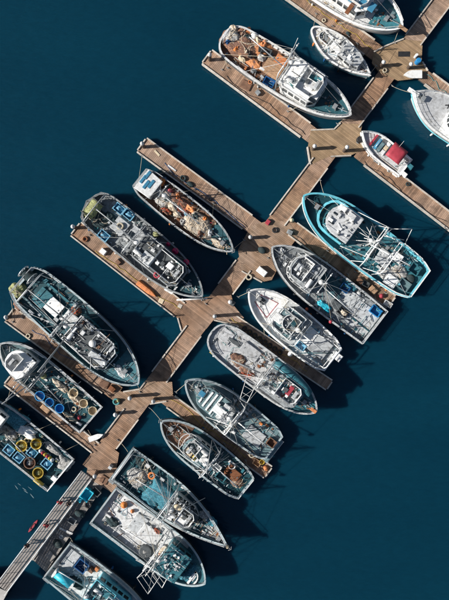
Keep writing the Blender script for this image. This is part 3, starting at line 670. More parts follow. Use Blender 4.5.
for k, (x, y, c, m, l, w) in enumerate(((234, 28, "cream", "netcream", 1.2, .9), (247, 37, "black", "netdark", 1.3, .8), (236, 49, "bright orange", "brightorange", .9, .6), (246, 51, "white", "netcream", .9, .6), (258, 40, "tan", "cream", 1.0, .6), (262, 57, "grey", "netgrey", 1.2, .7), (228, 42, "navy", "blue", .9, .7), (264, 43, "russet", "orange", 1.1, .8), (250, 55, "purple-black", "black", .8, .6), (242, 58, "pinkish", "cream", 1.1, .5))): b.heap("gear bundle", c, m, x, y, l, w, 1.05, 300+k, 10, k*.7, cat="bundle")
b.hatch(273, 68, 2.3, 2.1, "tanwood", "brownwood", .35, planks=6); b.hatch(281, 61, 1.5, 1.1, "orange", "brownwood", .3)
b.item("crate", "navy blue", 'tote', "blue", 269, 82, (1.3, .9, .5), .1); b.box("winch_base", 283, 80, (.8, 1.2, .6), "offwhite"); b.winch(284, 76)
b.house(.50, .77, .80, 2.0, 'both', "white", "white", rim="offwhite"); b.roof_kit(3, 12)
b.coaming(316, 78, 1.6, 1.4, .5, "white", "tealmid", zz=b.hz); b.box("roof_locker", 310, 84, (1.2, .8, .35), "offwhite", z=b.hz); b.box("skylight", 312, 100, (.9, .5, .15), "glass", z=b.hz)
b.mast(.485, 8.2, .15, boom=(5.5, PI, 2.2), cross=1.8); b.gantry(.49, 4.2, .8, lean=-.3)
b.bar("strut", (283, 50, 4.5), (297, 62, 3.2)); b.bar("strut", (298, 38, 8), (288, 60, 2.4), .04)
b.rail(.55, .80, 1, .6); b.rail(.2, .8, -1, .5); b.bow_rail(.78); b.anchor(); b.clutter(16, .08, .46, -.85, .85, 31, ("alum", "rust", "orange", "darkgrey", "offwhite")); b.clutter(10, .76, .9, -.5, .5, 32, ("tealgrey", "steel", "brownwood"), size=.7)
b.gantry(.03, 1.6, .5, "alum", brace=False); b.clutter(9, .1, .5, -.95, -.75, 33, ("brownwood", "offwhite", "darkgrey"))
# ---- small double-ender
b = Boat("fishing_boat", "small white double-ended boat with a grey cabin roof near the top", "the small double-ended boat", (312, 28), (370.5, 75.5), 26, zs=1.0, zb=1.3, ts=.55, tm=.45, stern='round', tr=.42, p=2.0, hull="white", deck="offwhite", cap="white", rub="tealdark", bul=.3)
b.coaming(325, 38, 1.7, 1.25, .35, "white", "grey", front='round', rz=PI); b.hatch(338, 46, 1.4, 1.3, "white", "offwhite", .45); b.box("engine_box", 336, 43, (.5, .5, .6), "offwhite"); b.box("wheel_pedestal", 341, 43, (.3, .4, .8), "black")
b.house(.50, .82, .66, 1.2, 'angle', "white", "palegrey", over=.05); b.box("cabin_hatch", 350, 57, (.6, .6, .12), "white", z=b.hz); b.mast(.48, 4.5, 0, cross=.6, r=.06, z=b.dz(.48), lights=False, boom=(2.2, PI, .5, 1.2))
b.clutter(10, .1, .45, -.6, .6, 41, ("offwhite", "rust", "steel"), size=.5); b.bow_rail(.8, .5); b.clutter(5, .84, .95, -.3, .3, 42, ("brownwood", "steel"), size=.5)
b.item("tarp bundle", "dark blue", 'box', "tealdark", 347, 49, (.5, 1.0, .4), 0, cat="tarp")
# ---- white boat cut by the top edge
b = Boat("fishing_boat", "large white boat cut off by the top edge with dark roof hatches", "the white boat at the top edge", (276, -55), (402.5, 27), 46, hull="white", deck="offwhite", cap="white", fore="tealmid", fore_u=.80, zs=1.3, zb=2.2, p=2.4, bul=.45)
b.house(.30, .76, .72, 2.0, 'angle', "white", "white"); b.roof_kit(6, 8)
for x, y in ((362, 3), (372, 7), (353, -2), (344, -6)): b.box("roof_hatch", x, y, (.75, 1.1, .12), "glassblue", z=b.hz)
b.box("roof_locker", 350, 8, (.5, 1.4, .25), "rust", z=b.hz); b.mast(.4, 7, 0, boom=(5, PI, 2)); b.rail(.3, .98, -1, .6); b.rail(.3, .98, 1, .6); b.anchor(.93)
b.clutter(14, .74, .92, -.6, .6, 51, ("white", "brownwood", "steel", "rust"), size=.7); b.box("bowsprit_plank", 403, 28, (1.2, .4, .1), "tanwood", z=b.sh(1)+.05); b.clutter(12, .45, .76, -.95, -.76, 52, ("rust", "offwhite", "cream"), size=.6)
b.hatch(388, 17, .9, .9, "tealgrey", "tealmid")
# ---- white boat cut by the right edge
b = Boat("motor_cruiser", "white cruiser with a grey foredeck cut off by the right edge", "the cruiser at the right edge", (491, 146), (413, 92), 37, hull="white", deck="white", cap="white", rub="teallight", fore="lilacgrey", fore_u=.56, zs=1.3, zb=1.7, p=2.5, bul=.12, cat="boat", tm=.5)
b.house(.10, .58, .70, 1.9, 'round', "white", "white"); b.roof_kit(8, 5, raft=False, rail=False); b.box("roof_star_bracket", 449, 105, (.9, .12, .1), "black", .6, z=b.hz); b.box("roof_star_bracket", 449, 105, (.9, .12, .1), "black", 1.8, z=b.hz+.02)
b.bow_rail(.5, .6, "alum", .1); b.box("bow_pulpit", 413.5, 92, (1.5, .5, .1), "white", z=b.sh(1)+.05); b.anchor(.95); b.clutter(5, .86, .94, -.3, .3, 61, ("steel", "darkgrey"), size=.5)
# ---- red-canopied motorboat
b = Boat("motorboat", "small white motorboat with a red canopy and red bow cushions", "the red-canopied motorboat", (405.5, 168), (361.5, 131.5), 22, hull="white", deck="offwhite", cap="white", rub="white", zs=.85, zb=1.2, p=2.6, tm=.5, ts=.9, bul=.35, cat="boat")
b.coaming(373.5, 140, .25, 1.9, .32, "red", name="bow_cushion", th=.12); c = b.at(377.5, 144, 1.2); b.bar("windscreen_frame", (381, 139.5, 1.5), (375.5, 147, 1.5), .04)
w = MB().box((0, 0, 0), (.45, 1.5, .04)).build("windscreen", "glassblue", b.root); w.location = (c.x, c.y, 1.25); w.rotation_euler = (0, .5, 0)
b.box("console", 380, 146, (.7, 1.2, .55), "tealgrey"); b.box("seat", 386, 148, (.5, .55, .5), "cream"); b.box("seat", 383, 152, (.5, .55, .5), "offwhite"); b.box("seat", 388.5, 144.5, (.5, .5, .5), "white", z=.6)
can = MB(); q = b.at(396.5, 153.5, 2.0)
can.add([(x*1.0, y*.98, 2.05+.14*math.cos(y*1.4)*math.cos(x*.9)) for x in (-1, -.5, 0, .5, 1) for y in (-1, -.5, 0, .5, 1)], [(i*5+j, i*5+j+1, i*5+j+6, i*5+j+5) for i in range(4) for j in range(4)])
o = can.build("canopy", "red", b.root, True); o.location = (q.x, q.y, 0); sl = o.modifiers.new("t", 'SOLIDIFY'); sl.thickness = .04
for sx in (-.9, .9):
    for sy in (-.9, .9): MB().tube([(q.x+sx, q.y+sy, .55), (q.x+sx, q.y+sy, 2.05)], .025, 5).build("canopy_post", "alum", b.root)
b.box("engine_well", 403, 168, (.6, 1.6, .4), "offwhite")
for x, y, m in ((410.5, 166, "tealmid"), (404.5, 174, "white")): b.box("outboard_motor", x, y, (.75, .5, .8), m, z=.35)
b.bow_rail(.6, .45); b.clutter(5, .08, .3, -.6, .6, 71, ("tealmid", "offwhite", "grey"), size=.5); b.bar("fishing_rod", (399, 147, 2.2), (404, 141, 3.4), .015, "white"); b.item("fender", "white", 'pipe', "white", 395, 175, (.7, .25, .25), 0, z=.45)
# ---- turquoise-trimmed troller
b = Boat("fishing_boat", "large seiner with bright turquoise rails and white rigging over its aft deck", "the turquoise-trimmed boat", (419, 284), (303.5, 195.5), 46, hull="teallight", deck="tealmid", cap="teallight", lining="tealmid", rub="white", fore="tealdark", fore_u=.74, stern='soft', tr=.12, p=2.5, zb=2.4, tm=.45)
b.coaming(334, 220, 4.6, 4.3, .75, "teallight", name="breakwater", front='round', th=.28)
b.house(.585, .81, .66, 2.0, 'round', "tealmid", "lilacgrey", over=.05); b.roof_kit(9, 7, raft=False)
b.box("roof_locker", 352, 216, (1.0, .7, .5), "offwhite", z=b.hz); b.box("roof_locker", 343, 208, (1.0, .6, .3), "white", z=b.hz); b.box("roof_hatch", 336, 214, (.7, .25, .1), "glass", z=b.hz); b.box("roof_hatch", 331, 222, (.7, .25, .1), "glass", z=b.hz)
b.item("life ring", "orange", 'tyre', "brightorange", 320, 210, (.6, .6, .2)); b.item("crate", "rusty", 'box', "rust", 317, 207, (.7, .5, .4), .3); b.anchor()
b.mast(.45, 7.5, .0, mat="white", cross=2.2, boom=(5.2, PI+.1, 1.4, 2.2), r=.13); b.gantry(.40, 4.6, .92, "white", lean=.5); b.gantry(.30, 3.4, .85, "white", lean=-.4)
for A, B in (((352, 240, 3), (376, 242, 4.5)), ((352, 228, 3), (376, 242, 4.5)), ((358, 212, 4), (392, 229, 5)), ((392, 229, 5), (412, 229, 5.2)), ((412, 229, 5.2), (404, 246, 1.6)), ((376, 242, 4.6), (392, 229, 5)), ((366, 226, 3.2), (380, 250, 3)), ((380, 250, 3.4), (398, 266, 2.4)), ((366, 262, 2.4), (378, 240, 5)), ((340, 246, 1.8), (380, 262, 2.6)), ((384, 236, 4), (404, 240, 3)), ((372, 226, 3.4), (367, 242, 3.4)), ((364, 238, 3.6), (384, 243, 3.8))): b.bar("rigging_pole", A, B, .045, "offwhite")
b.winch(372, 252, "steel"); b.hatch(384, 258, 1.8, 1.8, "palegrey", "tealmid"); b.hatch(391, 281, 1.5, 1.3, "white", "grey"); b.hatch(397, 257, 1.3, 1.0, "white", "grey", .5)
b.item("fish tote", "teal", 'tote', "tealmid", 415, 269, (1.3, 1.2, .6)); b.item("fish tote", "grey-blue", 'tote', "tealgrey", 404, 285, (1.4, 1.2, .6)); b.item("net bundle", "dark", 'dome', "netdark", 411, 279, (1.2, 1.2, .5), cat="net"); b.heap("net pile", "pale", "netgrey", 400, 272, 2.4, 1.5, .35, 6, 14, corks=50)
b.heap("net pile", "grey", "netgrey", 387, 273, 2.6, 1.7, .35, 61, 14)
b.stern_rail(.25, .7, "white", .05); b.rail(.3, .62, 1, .7); b.clutter(26, .08, .55, -.85, .85, 81, ("alum", "steel", "offwhite", "tealmid", "teallight", "rust", "white")); b.clutter(8, .62, .8, -.95, -.75, 82, ("tealmid", "steel"))
# ---- grey flat-sterned boat
b = Boat("fishing_boat", "grey steel seiner with a wide flat stern and open plated aft deck", "the grey flat-sterned boat", (374.7, 327.5), (272, 247), 42, ts=.94, hull="darkgrey", deck="grey", cap="palegrey", lining="tealdark", rub="black", fore="grey", fore_u=.62, p=2.3, zb=2.3)
b.house(.575, .83, .74, 1.9, 'round', "offwhite", "grey", over=.05, rim="palegrey"); b.roof_kit(12, 22, raft=True, size=1.2); b.part("radar_dome", 'dome', "white", (.74*b.L, 0, b.hz), (.85, .85, .6))
for k in range(9): b.part("roof_slat", 'pipe', "alum", ((.60+.02*k)*b.L, .25*((k % 3)-1), b.hz+.05), (.08, 2.6-.12*k, .08))
b.box("rear_locker", 309, 275, (.9, 1.5, 1.2), "white", z=2.2); b.box("rear_locker", 307, 287, (1.1, .8, 1.1), "offwhite", z=1.8)
b.clutter(26, .8, .95, -.8, .8, 91, ("alum", "offwhite", "white", "steel", "grey"), size=.8, kinds="bbppvhd"); b.anchor()
b.coaming(343, 300, 4.4, 3.3, .12, "palegrey", "palegrey", name="deck_plate"); b.coaming(362, 318, 3.4, 3.6, .12, "grey", "palegrey", name="deck_plate")
for k in range(4): b.box("deck_beam", 350+k*4.2, 322+k*3.4-6, (.14, 3.2, .15), "tealdark", PI/2)
b.item("crate", "dark", 'box', "darkgrey", 336, 305, (1.3, .9, .5)); b.item("fish tote", "black and white", 'tote', "black", 343, 312, (1.3, .9, .4)); b.heap("net bundle", "white", "netcream", 344, 313, 1.0, .7, .6, 3, 10)
b.item("tote", "bright blue", 'tote', "brightblue", 376, 311, (1.3, 1.0, .6)); b.tarp("blue", "netteal", 350, 285, 2.2, .9, .6, 3, .1); b.tarp("sky blue", "aqua", 324, 306, 1.9, .8, .5, 7, 0); b.tarp("dark teal", "tealdark", 330, 284, 3.0, 2.0, .7, 15, 0)
b.item("tote", "dark blue", 'tote', "blue", 345, 288, (1.1, .9, .6)); b.item("bag", "white", 'dome', "offwhite", 359, 294, (.7, .7, .4))
b.mast(.54, 7.0, 0, boom=(5.5, PI-.1, 1.6), cross=1.5); b.stern_rail(.1, .5); b.rail(.55, .95, 1, .6); b.rail(.55, .95, -1, .6)
b.clutter(24, .05, .55, -.9, .9, 93, ("tealmid", "steel", "darkgrey", "palegrey", "tealdark")); b.clutter(10, .04, .5, .8, .92, 94, ("offwhite", "bluetote", "cream"), size=.6)
b.item("buoy", "red", 'buoy', "red", 331, 321.5, (.55, .55, .6), z=1.0); b.item("buoy", "small dull red", 'buoy', "corkred", 307, 309, (.4, .4, .45), z=1.0)
# ---- white boat with red pinstripes
b = Boat("fishing_boat", "white boat with a red-lined white foredeck and pale blue aft deck", "the red-lined white boat", (333, 360), (249, 291), 39, ts=.84, stern='soft', tr=.12, hull="white", deck="palegrey", cap="white", lining="offwhite", rub="tealdark", fore="white", fore_u=.66, p=2.5, bul=.4, zb=2.0)
for s_ in (-1, 1): MB().tube([b.uv(u, .5*s_*(1-(u-.7)*1.2), b.dz(u)+.11) for u in (.72, .78, .84, .9)], .035, 4).build("red_stripe", "red", b.root)
MB().tube([b.uv(.72, .5, b.dz(.72)+.11), b.uv(.72, -.5, b.dz(.72)+.11)], .035, 4).build("red_stripe", "red", b.root)
b.hatch(262, 301, .7, .6, "darkgrey", "white", .12); b.anchor(.95)
b.house(.44, .68, .70, 1.7, 'angle', "white", "tealgrey", over=.04, rim="white"); b.roof_kit(14, 14, raft=False, size=1.0)
b.box("roof_hatch", 278, 318, (1.3, 1.0, .2), "white", z=b.hz); b.coaming(290, 323, 2.0, 2.0, .45, "offwhite", "grey", zz=b.hz, front='round', th=.09, name="flying_bridge"); b.box("seat", 294, 324, (.5, .7, .5), "tealdark", z=b.hz)
b.coaming(281, 319, 2.4, 2.6, .3, "palegrey", zz=b.hz, front='angle', th=.1, name="windscreen_frame")
b.hatch(319, 346, 2.6, 2.2, "palegrey", "tealgrey", .4); b.hatch(309, 336, 1.4, 2.0, "white", "tealgrey", .5); b.item("tote", "light blue", 'tote', "bluetote", 314, 332, (1.0, .8, .5)); b.item("tote", "pale blue", 'tote', "bluetote", 301, 346, (1.1, .8, .5)); b.item("cooler", "white", 'box', "white", 304, 338, (1.1, .7, .5))
b.bar("boom", (301, 353, 2.6), (333, 353, 2.8), .07, "tealdark"); b.bar("pole", (318, 335, 2.0), (334, 342, 2.2), .04, "offwhite"); b.gantry(.06, 1.6, .8, "white", lean=-.5); b.gantry(.40, 3.2, .8, "alum", lean=-.2); b.mast(.42, 5.2, 0, boom=(3.8, PI, .8), cross=1.0)
b.clutter(24, .03, .42, -.85, .85, 101, ("white", "palegrey", "tealmid", "bluetote", "alum", "offwhite"), size=.9); b.rail(.03, .4, 1, .5); b.rail(.5, .97, -1, .6, ins=.2); b.bow_rail(.75, .6)
b.item("buoy", "white", 'buoy', "white", 290.5, 354, (.6, .8, .5), z=.9); b.box("engine_box", 338, 357, (1.0, .9, .5), "white")
# ---- grey boat with round stern
b = Boat("fishing_boat", "pale grey round-sterned seiner with a blue side awning and orange bow tip", "the round-sterned grey boat", (211.5, 331.5), (316.5, 412), 37.5, stern='round', tr=.2, ts=.9, zs=1.7, hull="lilacgrey", deck="lilacgrey", cap="palegrey", lining="grey", rub="tealdark", fore="tealmid", fore_u=.80, p=2.6, zb=2.1, bul=.35, tm=.5)
b.box("deck_bar", 217, 338, (.12, 2.0, .12), "darkgrey"); b.box("deck_locker", 234, 342, (1.6, .5, .25), "darkgrey", .15); b.bar("deck_pole", (245, 345, 1.4), (255, 365, 1.6), .09, "darkgrey"); b.hatch(226, 336, 1.5, 1.5, "lilacgrey", "grey", .12); b.hatch(250, 352, 2.4, 1.4, "lilacgrey", "grey", .25)
b.item("tote", "yellow", 'box', "yellow", 212, 353, (.6, .3, .3), z=1.3)
b.heap("net pile", "dark brown", "netbrown", 238, 360, 2.0, 1.5, .5, 5, 16, corks=60); b.heap("net pile", "rusty", "netbrown", 247, 372, 2.4, 1.1, .5, 7, 16, corks=40, corkm="corkred")
b.house(.52, .84, .66, 1.9, 'angle', "offwhite", "grey", over=.03, v0=-.1); b.roof_kit(17, 30, raft=False, size=1.15, mats=("white", "alum", "offwhite", "darkgrey", "rust", "steel", "tealmid")); b.clutter(12, .53, .78, -.55, .4, 118, ("offwhite", "white", "rust", "black"), z=b.hz+.01, size=.9, kinds="bdhc")
aw = MB().add([(x*b.L, y*b.hb(x), b.hz+.25+dz) for x in (.50, .60, .70, .80, .86) for y, dz in ((.52, .06), (.75, .1), (.97, -.05))], [(i*3+j, i*3+j+1, i*3+j+4, i*3+j+3) for i in range(4) for j in range(2)]).build("awning", "tealmid", b.root, True); aw.modifiers.new("t", 'SOLIDIFY').thickness = .04
b.box("front_cabin", 293, 398, (.8, 2.2, 1.5), "white"); b.box("red_locker", 290, 391, (.5, 1.2, .4), "red", z=b.hz+.1); b.box("roof_panel", 284, 386, (1.0, 1.5, .12), "tealmid", z=b.hz+.02)
b.mast(.5, 7.5, -.1, boom=(4.5, PI+.2, 2), cross=1.7); b.gantry(.5, 3.8, .9, "alum"); b.ladder((262, 373, 3), (247, 403, 4.6), (250, 366, 3), (240, 399, 4.6)); b.tomast(236, 374, 1.6)
b.box("bow_plank", 313.5, 410.5, (.8, .4, .14), "orange", z=b.sh(1)+.02); b.anchor(.94); b.clutter(10, .87, .95, -.5, .5, 112, ("orange", "cream", "steel", "rust"), size=.6); b.clutter(20, .36, .56, -.9, .9, 113, ("steel", "rust", "brownwood", "alum", "offwhite")); b.rail(.5, .95, -1, .5); b.stern_rail(.12, .4)
# ---- teal-grey troller
b = Boat("fishing_boat", "teal-grey troller with white-striped cabin top and a long bare aft deck", "the stripe-roofed troller", (274, 448), (185.5, 381), 38, ts=.88, stern='soft', tr=.1, hull="tealgrey", deck="tealgrey", cap="bluerim", rub="tealdark", lining="palegrey", fore="tealgrey", fore_u=.6, p=2.3, bul=.35, zb=2.1)
b.house(.56, .86, .62, 1.3, 'round', "white", "tealgrey", over=.03); b.roof_kit(22, 6, raft=False, rail=False)
for k in range(4): b.part("roof_stripe", 'box', "white", ((.66+.045*k)*b.L, 0, b.hz), (.22, 2.6-.25*k, .14))
b.box("skylight", 202, 394, (.7, .7, .2), "glassblue", z=b.hz+.12); b.house(.50, .62, .42, 2.2, 'flat', "white", "palegrey"); b.box("roof_locker", 219, 411, (1.2, .9, .3), "white", z=b.hz); b.roof_kit(23, 8, raft=False)
b.mast(.49, 7.8, 0, "white", boom=(5.2, PI, 1.2), cross=1.5, r=.13); b.gantry(.45, 3.6, .9, "white"); b.bar("boom", (237, 433, 3.2), (268, 428, 3), .06, "tealdark")
b.tomast(206, 417, 2.1); b.tomast(248, 403, 2.0); b.tomast(222, 432, 2.0, .8); b.tomast(260, 416, 1.9, 1.1, "alum")
b.item("box", "brown", 'tote', "brownwood", 271.5, 443, (1.0, .9, .6)); b.item("crate", "orange", 'box', "brightorange", 261, 424, (.4, .3, .3)); b.hatch(254, 436, 2.4, 1.7, "palegrey", "tealgrey", .18); b.winch(236, 424)
b.coaming(264, 444, 3.6, 3.4, .06, "palegrey", "tealgrey", name="deck_plate"); b.clutter(22, .36, .55, -.85, .85, 121, ("white", "offwhite", "alum", "steel", "brownwood")); b.clutter(8, .03, .3, -.9, .9, 122, ("palegrey", "rust", "steel"), size=.7); b.bow_rail(.72, .6); b.anchor(); b.rail(.05, .5, 1, .5); b.clutter(8, .86, .95, -.5, .5, 123, ("cream", "steel", "alum"), size=.6); b.rail(.5, .9, -1, .5)
# ---- dark troller
b = Boat("fishing_boat", "dark grey troller with a cluttered open bow well and tangled poles", "the cluttered-bow troller", (246, 488.5), (161, 421.5), 35, ts=.86, stern='soft', tr=.12, hull="tealgrey", deck="tealdark", cap="bluerim", lining="palegrey", rub="black", fore="brownwood", fore_u=.72, p=2.4, bul=.45, zb=2.0)
b.coaming(177, 434, 2.6, 2.2, .35, "palegrey", "brownwood", front='round', name="bow_well"); b.clutter(16, .76, .9, -.5, .5, 131, ("brownwood", "rust", "cream", "offwhite"), size=.7); b.house(.48, .73, .62, 1.8, 'round', "offwhite", "tealgrey", over=.03); b.coaming(188, 443, 2.2, 2.6, .3, "offwhite", zz=b.hz-.1, front='round', rz=0, name="windscreen_frame")
b.box("roof_locker", 189, 452, (1.0, .8, .5), "cream", z=b.hz); b.item("crate", "yellow", 'box', "yellow", 194, 458, (.5, .5, .4), z=b.hz); b.roof_kit(26, 9); b.box("roof_locker", 204, 460, (.9, .8, .3), "white", z=b.hz)
b.mast(.45, 7.6, 0, "alum", boom=(4.6, PI, 1.2), cross=1.5); b.gantry(.42, 3.6, .9); b.tomast(177, 452, 2.0); b.tomast(212, 440, 2.0); b.tomast(193, 470, 2.0, .8); b.tomast(229, 456, 1.9, 1.0, "alum"); b.tomast(184, 442, 3.4, 1.4, "alum")
b.hatch(234, 475, 1.4, 1.2, "rust", "brownwood", .3); b.item("fish tote", "teal", 'tote', "tealmid", 221, 477, (1.2, .9, .6)); b.item("fish tote", "pale", 'tote', "offwhite", 217, 468, (.9, .8, .5)); b.item("tub", "white", 'tub', "white", 232, 466, (.8, .8, .7)); b.heap("net pile", "rusty", "netbrown", 237, 482, 1.7, 1.4, .4, 17, 12, corks=50); b.winch(228, 470, "rust")
b.clutter(28, .04, .46, -.85, .85, 132, ("offwhite", "white", "rust", "tealmid", "steel", "cream", "alum")); b.stern_rail(.2, .5); b.bow_rail(.74, .5); b.anchor(.95)
# ---- net-cluttered boat
b = Boat("fishing_boat", "narrow dark boat heaped with cream nets and with a white cabin at the stern", "the net-cluttered boat", (140, 178), (233, 251), 31, ts=.86, stern='soft', tr=.1, hull="darkgrey", deck="brownwood", cap="grey", rub="black", fore="tealdark", fore_u=.74, p=2.2, zb=2.1)
b.house(.03, .18, .74, 1.1, 'flat', "offwhite", "offwhite"); 
for x, y in ((143, 179), (147.5, 175), (151, 184), (146, 184.5)): b.box("roof_panel", x, y, (.35, 1.1, .1), "glassblue", z=b.hz)
b.box("clutter_box", 161, 181, (.8, .9, .7), "brightorange", .2)
b.heap("net pile", "cream", "netcream", 199, 226, 4.4, 2.7, .9, 21, 26, corks=220); b.heap("net pile", "brown", "netbrown", 180, 203, 4.0, 2.2, .7, 22, 22, corks=110, corkm="corkred"); b.heap("net pile", "pale grey", "netgrey", 163, 197, 2.6, 2.4, .8, 23, 18, corks=130); b.tarp("orange", "tarporange", 191, 208, 1.3, 1.0, .8, 24, .3); b.heap("net bundle", "white", "netcream", 173, 206, 1.6, 1.2, 1.0, 25, 12, corks=60)
b.heap("net bundle", "dark", "netdark", 196, 217, 1.3, 1.0, 1.05, 27, 12); b.heap("net bundle", "reddish", "netbrown", 166, 211, 1.5, .8, .7, 29, 12, corks=50, corkm="corkred")
b.clutter(30, .22, .78, -.9, .9, 141, ("offwhite", "cream", "rust", "bluetote", "white", "red", "darkgrey"), size=.9); b.clutter(12, .8, .95, -.6, .3, 142, ("cream", "offwhite", "rust", "tanwood"), size=.8); b.anchor(.95); b.mast(.26, 5.5, 0, boom=(5.5, 0, 1.2), cross=1.1); b.rail(.2, .95, -1, .5); b.rail(.2, .8, 1, .5); b.stern_rail(.15, .5)
for k, (x, y, c, m, l, w) in enumerate(((158, 190, "white", "offwhite", .9, .6), (167, 200, "black", "netdark", 1.1, .7), (178, 196, "rust", "orange", .9, .7), (186, 214, "blue", "bluetote", .7, .5), (177, 214, "white", "netcream", 1.1, .8), (205, 219, "orange", "brightorange", .7, .6), (210, 233, "pale", "offwhite", 1.0, .6), (191, 226, "tan", "cream", 1.1, .6), (170, 190, "crimson", "red", .6, .5), (200, 234, "russet", "netbrown", 1.1, .7), (183, 222, "grey", "netgrey", .9, .8))): b.heap("gear bundle", c, m, x, y, l, w, .95, 330+k, 10, k*.9, cat="bundle")
b.heap("net bundle", "cream", "netcream", 219, 245, 2.2, 1.0, .5, 30, 12, corks=40)
# ---- seiner with magenta buoys
b = Boat("fishing_boat", "dark grey seiner with magenta buoys along its side and blue totes aft", "the magenta-buoyed seiner", (88, 202), (202.5, 296), 41, stern='round', tr=.13, ts=.9, hull="darkgrey", deck="grey", cap="grey", lining="darkgrey", rub="black", fore="tealdark", fore_u=.78, p=2.3, zb=2.3)
b.reel(93, 209, .95, 2.2, "darkgrey", "netgreen"); b.heap("net pile", "dark", "netdark", 99, 218, 3.0, 2.2, .7, 31, 18, corks=60); b.heap("net pile", "olive", "netgreen", 90, 212, 1.8, 1.8, 1.1, 32, 14, corks=70)
for i, (x, y) in enumerate(((119, 208.5), (128.5, 214.5), (103.5, 235.5))): b.item("fish tote", "blue", 'tote', "bluetote", x, y, (1.3, .95, .7)); b.heap("slush ice", "pale blue", "bluetote", x, y, 1.15, .85, .75, i, 8, cat="ice")
b.hatch(120, 226, 1.7, 1.7, "palegrey", "grey", .4); b.item("rope coil", "grey", 'coil', "rope", 120, 226, (.9, .9, .3), z=1.36); b.hatch(137, 236, 1.9, 1.7, "palegrey", "grey", .6); b.box("hatch_window", 132, 235, (.9, .7, .1), "glass", z=1.56)
b.heap("net bundle", "dark", "netdark", 110, 218, 2.0, 1.2, .8, 33, 12); b.winch(131, 251, "steel", 1.2)
b.house(.46, .84, .70, 2.0, 'both', "darkgrey", "darkgrey", over=.04, rim="grey"); b.roof_kit(33, 30, size=1.25, mats=("white", "alum", "offwhite", "darkgrey", "steel", "palegrey")); b.box("roof_hatch", 147, 259, (1.6, 1.4, .15), "palegrey", z=b.hz); b.box("roof_locker", 170, 266, (.8, .7, .5), "white", z=b.hz)
b.coaming(178, 280, 1.1, 4.0, .45, "white", zz=b.dz(.84), name="bridge_front", th=.2); b.item("life ring", "red and white", 'tyre', "red", 156.5, 275, (.8, .8, .22), z=b.hz+.02)
for x, y, k in ((168, 244, .5), (175, 251, .75), (186, 262, .7)): b.item("buoy", "magenta", 'buoy', "magenta", x, y, (k*1.1, k*1.1, k), z={168: 1.72, 175: 1.86, 186: 2.1}[x])
b.item("net bag", "green", 'dome', "netgreen", 156, 234, (.9, .8, .5), z=1.3)
b.mast(.44, 8, 0, boom=(6, PI, 1.5), cross=1.8); b.gantry(.42, 3.8, .9, "steel"); b.gantry(.08, 2.2, .95, "steel", brace=False); b.stern_rail(.2, .9, "steel", .05); b.clutter(34, .12, .46, -.9, .9, 151, ("alum", "steel", "darkgrey", "palegrey", "grey", "offwhite")); b.clutter(8, .86, .95, -.6, .1, 152, ("palegrey", "steel", "alum")); b.anchor(); b.rail(.45, .96, -1, .6, "steel"); b.rail(.3, .9, 1, .5, "steel")
# ---- dark teal seiner
b = Boat("fishing_boat", "big dark teal seiner with a net drum and white deck hatch aft", "the dark teal seiner", (23, 280), (138.5, 384), 47, stern='soft', tr=.1, ts=.86, hull="tealgrey", deck="tealdark", cap="bluerim", lining="tealmid", rub="darkgrey", fore="tealmid", fore_u=.80, p=2.5, zb=2.4, tm=.45)
b.reel(28, 275, .85, 1.4, "alum", "netdark", PI/2); b.heap("net pile", "yellow-green", "netgreen", 17, 290, 2.2, 2.0, 1.1, 41, 16, corks=70); b.heap("net bundle", "dark red", "netbrown", 18, 306, 1.4, 1.0, .6, 42, 12)
b.hatch(54, 307, 1.9, 1.7, "white", "tealmid", .4); b.hatch(42, 298, 1.6, 2.2, "tealmid", "tealdark", .25); b.box("deck_locker", 70, 319, (1.8, 1.5, .5), "offwhite"); b.heap("net bundle", "red", "netbrown", 76, 311, 1.4, 1.1, .7, 43, 12, corks=40, corkm="corkred"); b.box("deck_edge", 57, 292, (5.0, .25, .3), "tealmid"); b.box("deck_edge", 40, 312, (6.5, .25, .5), "tealgrey"); b.box("deck_edge", 36, 320, (5.5, .2, .5), "tealmid")
b.house(.45, .78, .64, 2.0, 'angle', "tealmid", "darkgrey", over=.03, rim="offwhite"); b.roof_kit(43, 38, size=1.35, mats=("white", "alum", "offwhite", "darkgrey", "steel", "palegrey", "brownwood")); b.part("radar_dome", 'dome', "white", (.62*b.L, .2, b.hz), (.9, .9, .6)); b.box("roof_locker", 97, 358, (2.2, .8, .3), "palegrey", z=b.hz)
b.coaming(100, 352, 3.8, 3.6, .7, "offwhite", zz=b.dz(.7)+1.0, name="bridge_rail", th=.08, front='angle'); b.part("vent_dome", 'dome', "white", (.76*b.L, -.2*b.bm, b.hz), (.5, .5, .5)); b.tarp("grey", "palegrey", 123, 372, 2.0, .8, .25, 44, -.2)
b.mast(.42, 8.6, 0, "steel", boom=(6.2, PI, 1.5), cross=1.9); b.gantry(.40, 4.2, .9, "steel"); b.gantry(.07, 2.4, .9, "alum", lean=.3); b.stern_rail(.2, .9, "alum", .05); b.clutter(30, .08, .45, -.92, .92, 161, ("alum", "steel", "tealmid", "palegrey", "tealgrey", "brownwood")); b.clutter(6, .84, .95, -.5, .5, 162, ("tealgrey", "steel")); b.anchor(); b.rail(.4, .97, 1, .6, "steel"); b.rail(.4, .97, -1, .6, "steel")
b.bar("outrigger", (60, 345, 3), (40, 372, 9), .08, "steel"); b.bar("outrigger", (72, 330, 3), (38, 372, 9.2), .08, "steel")
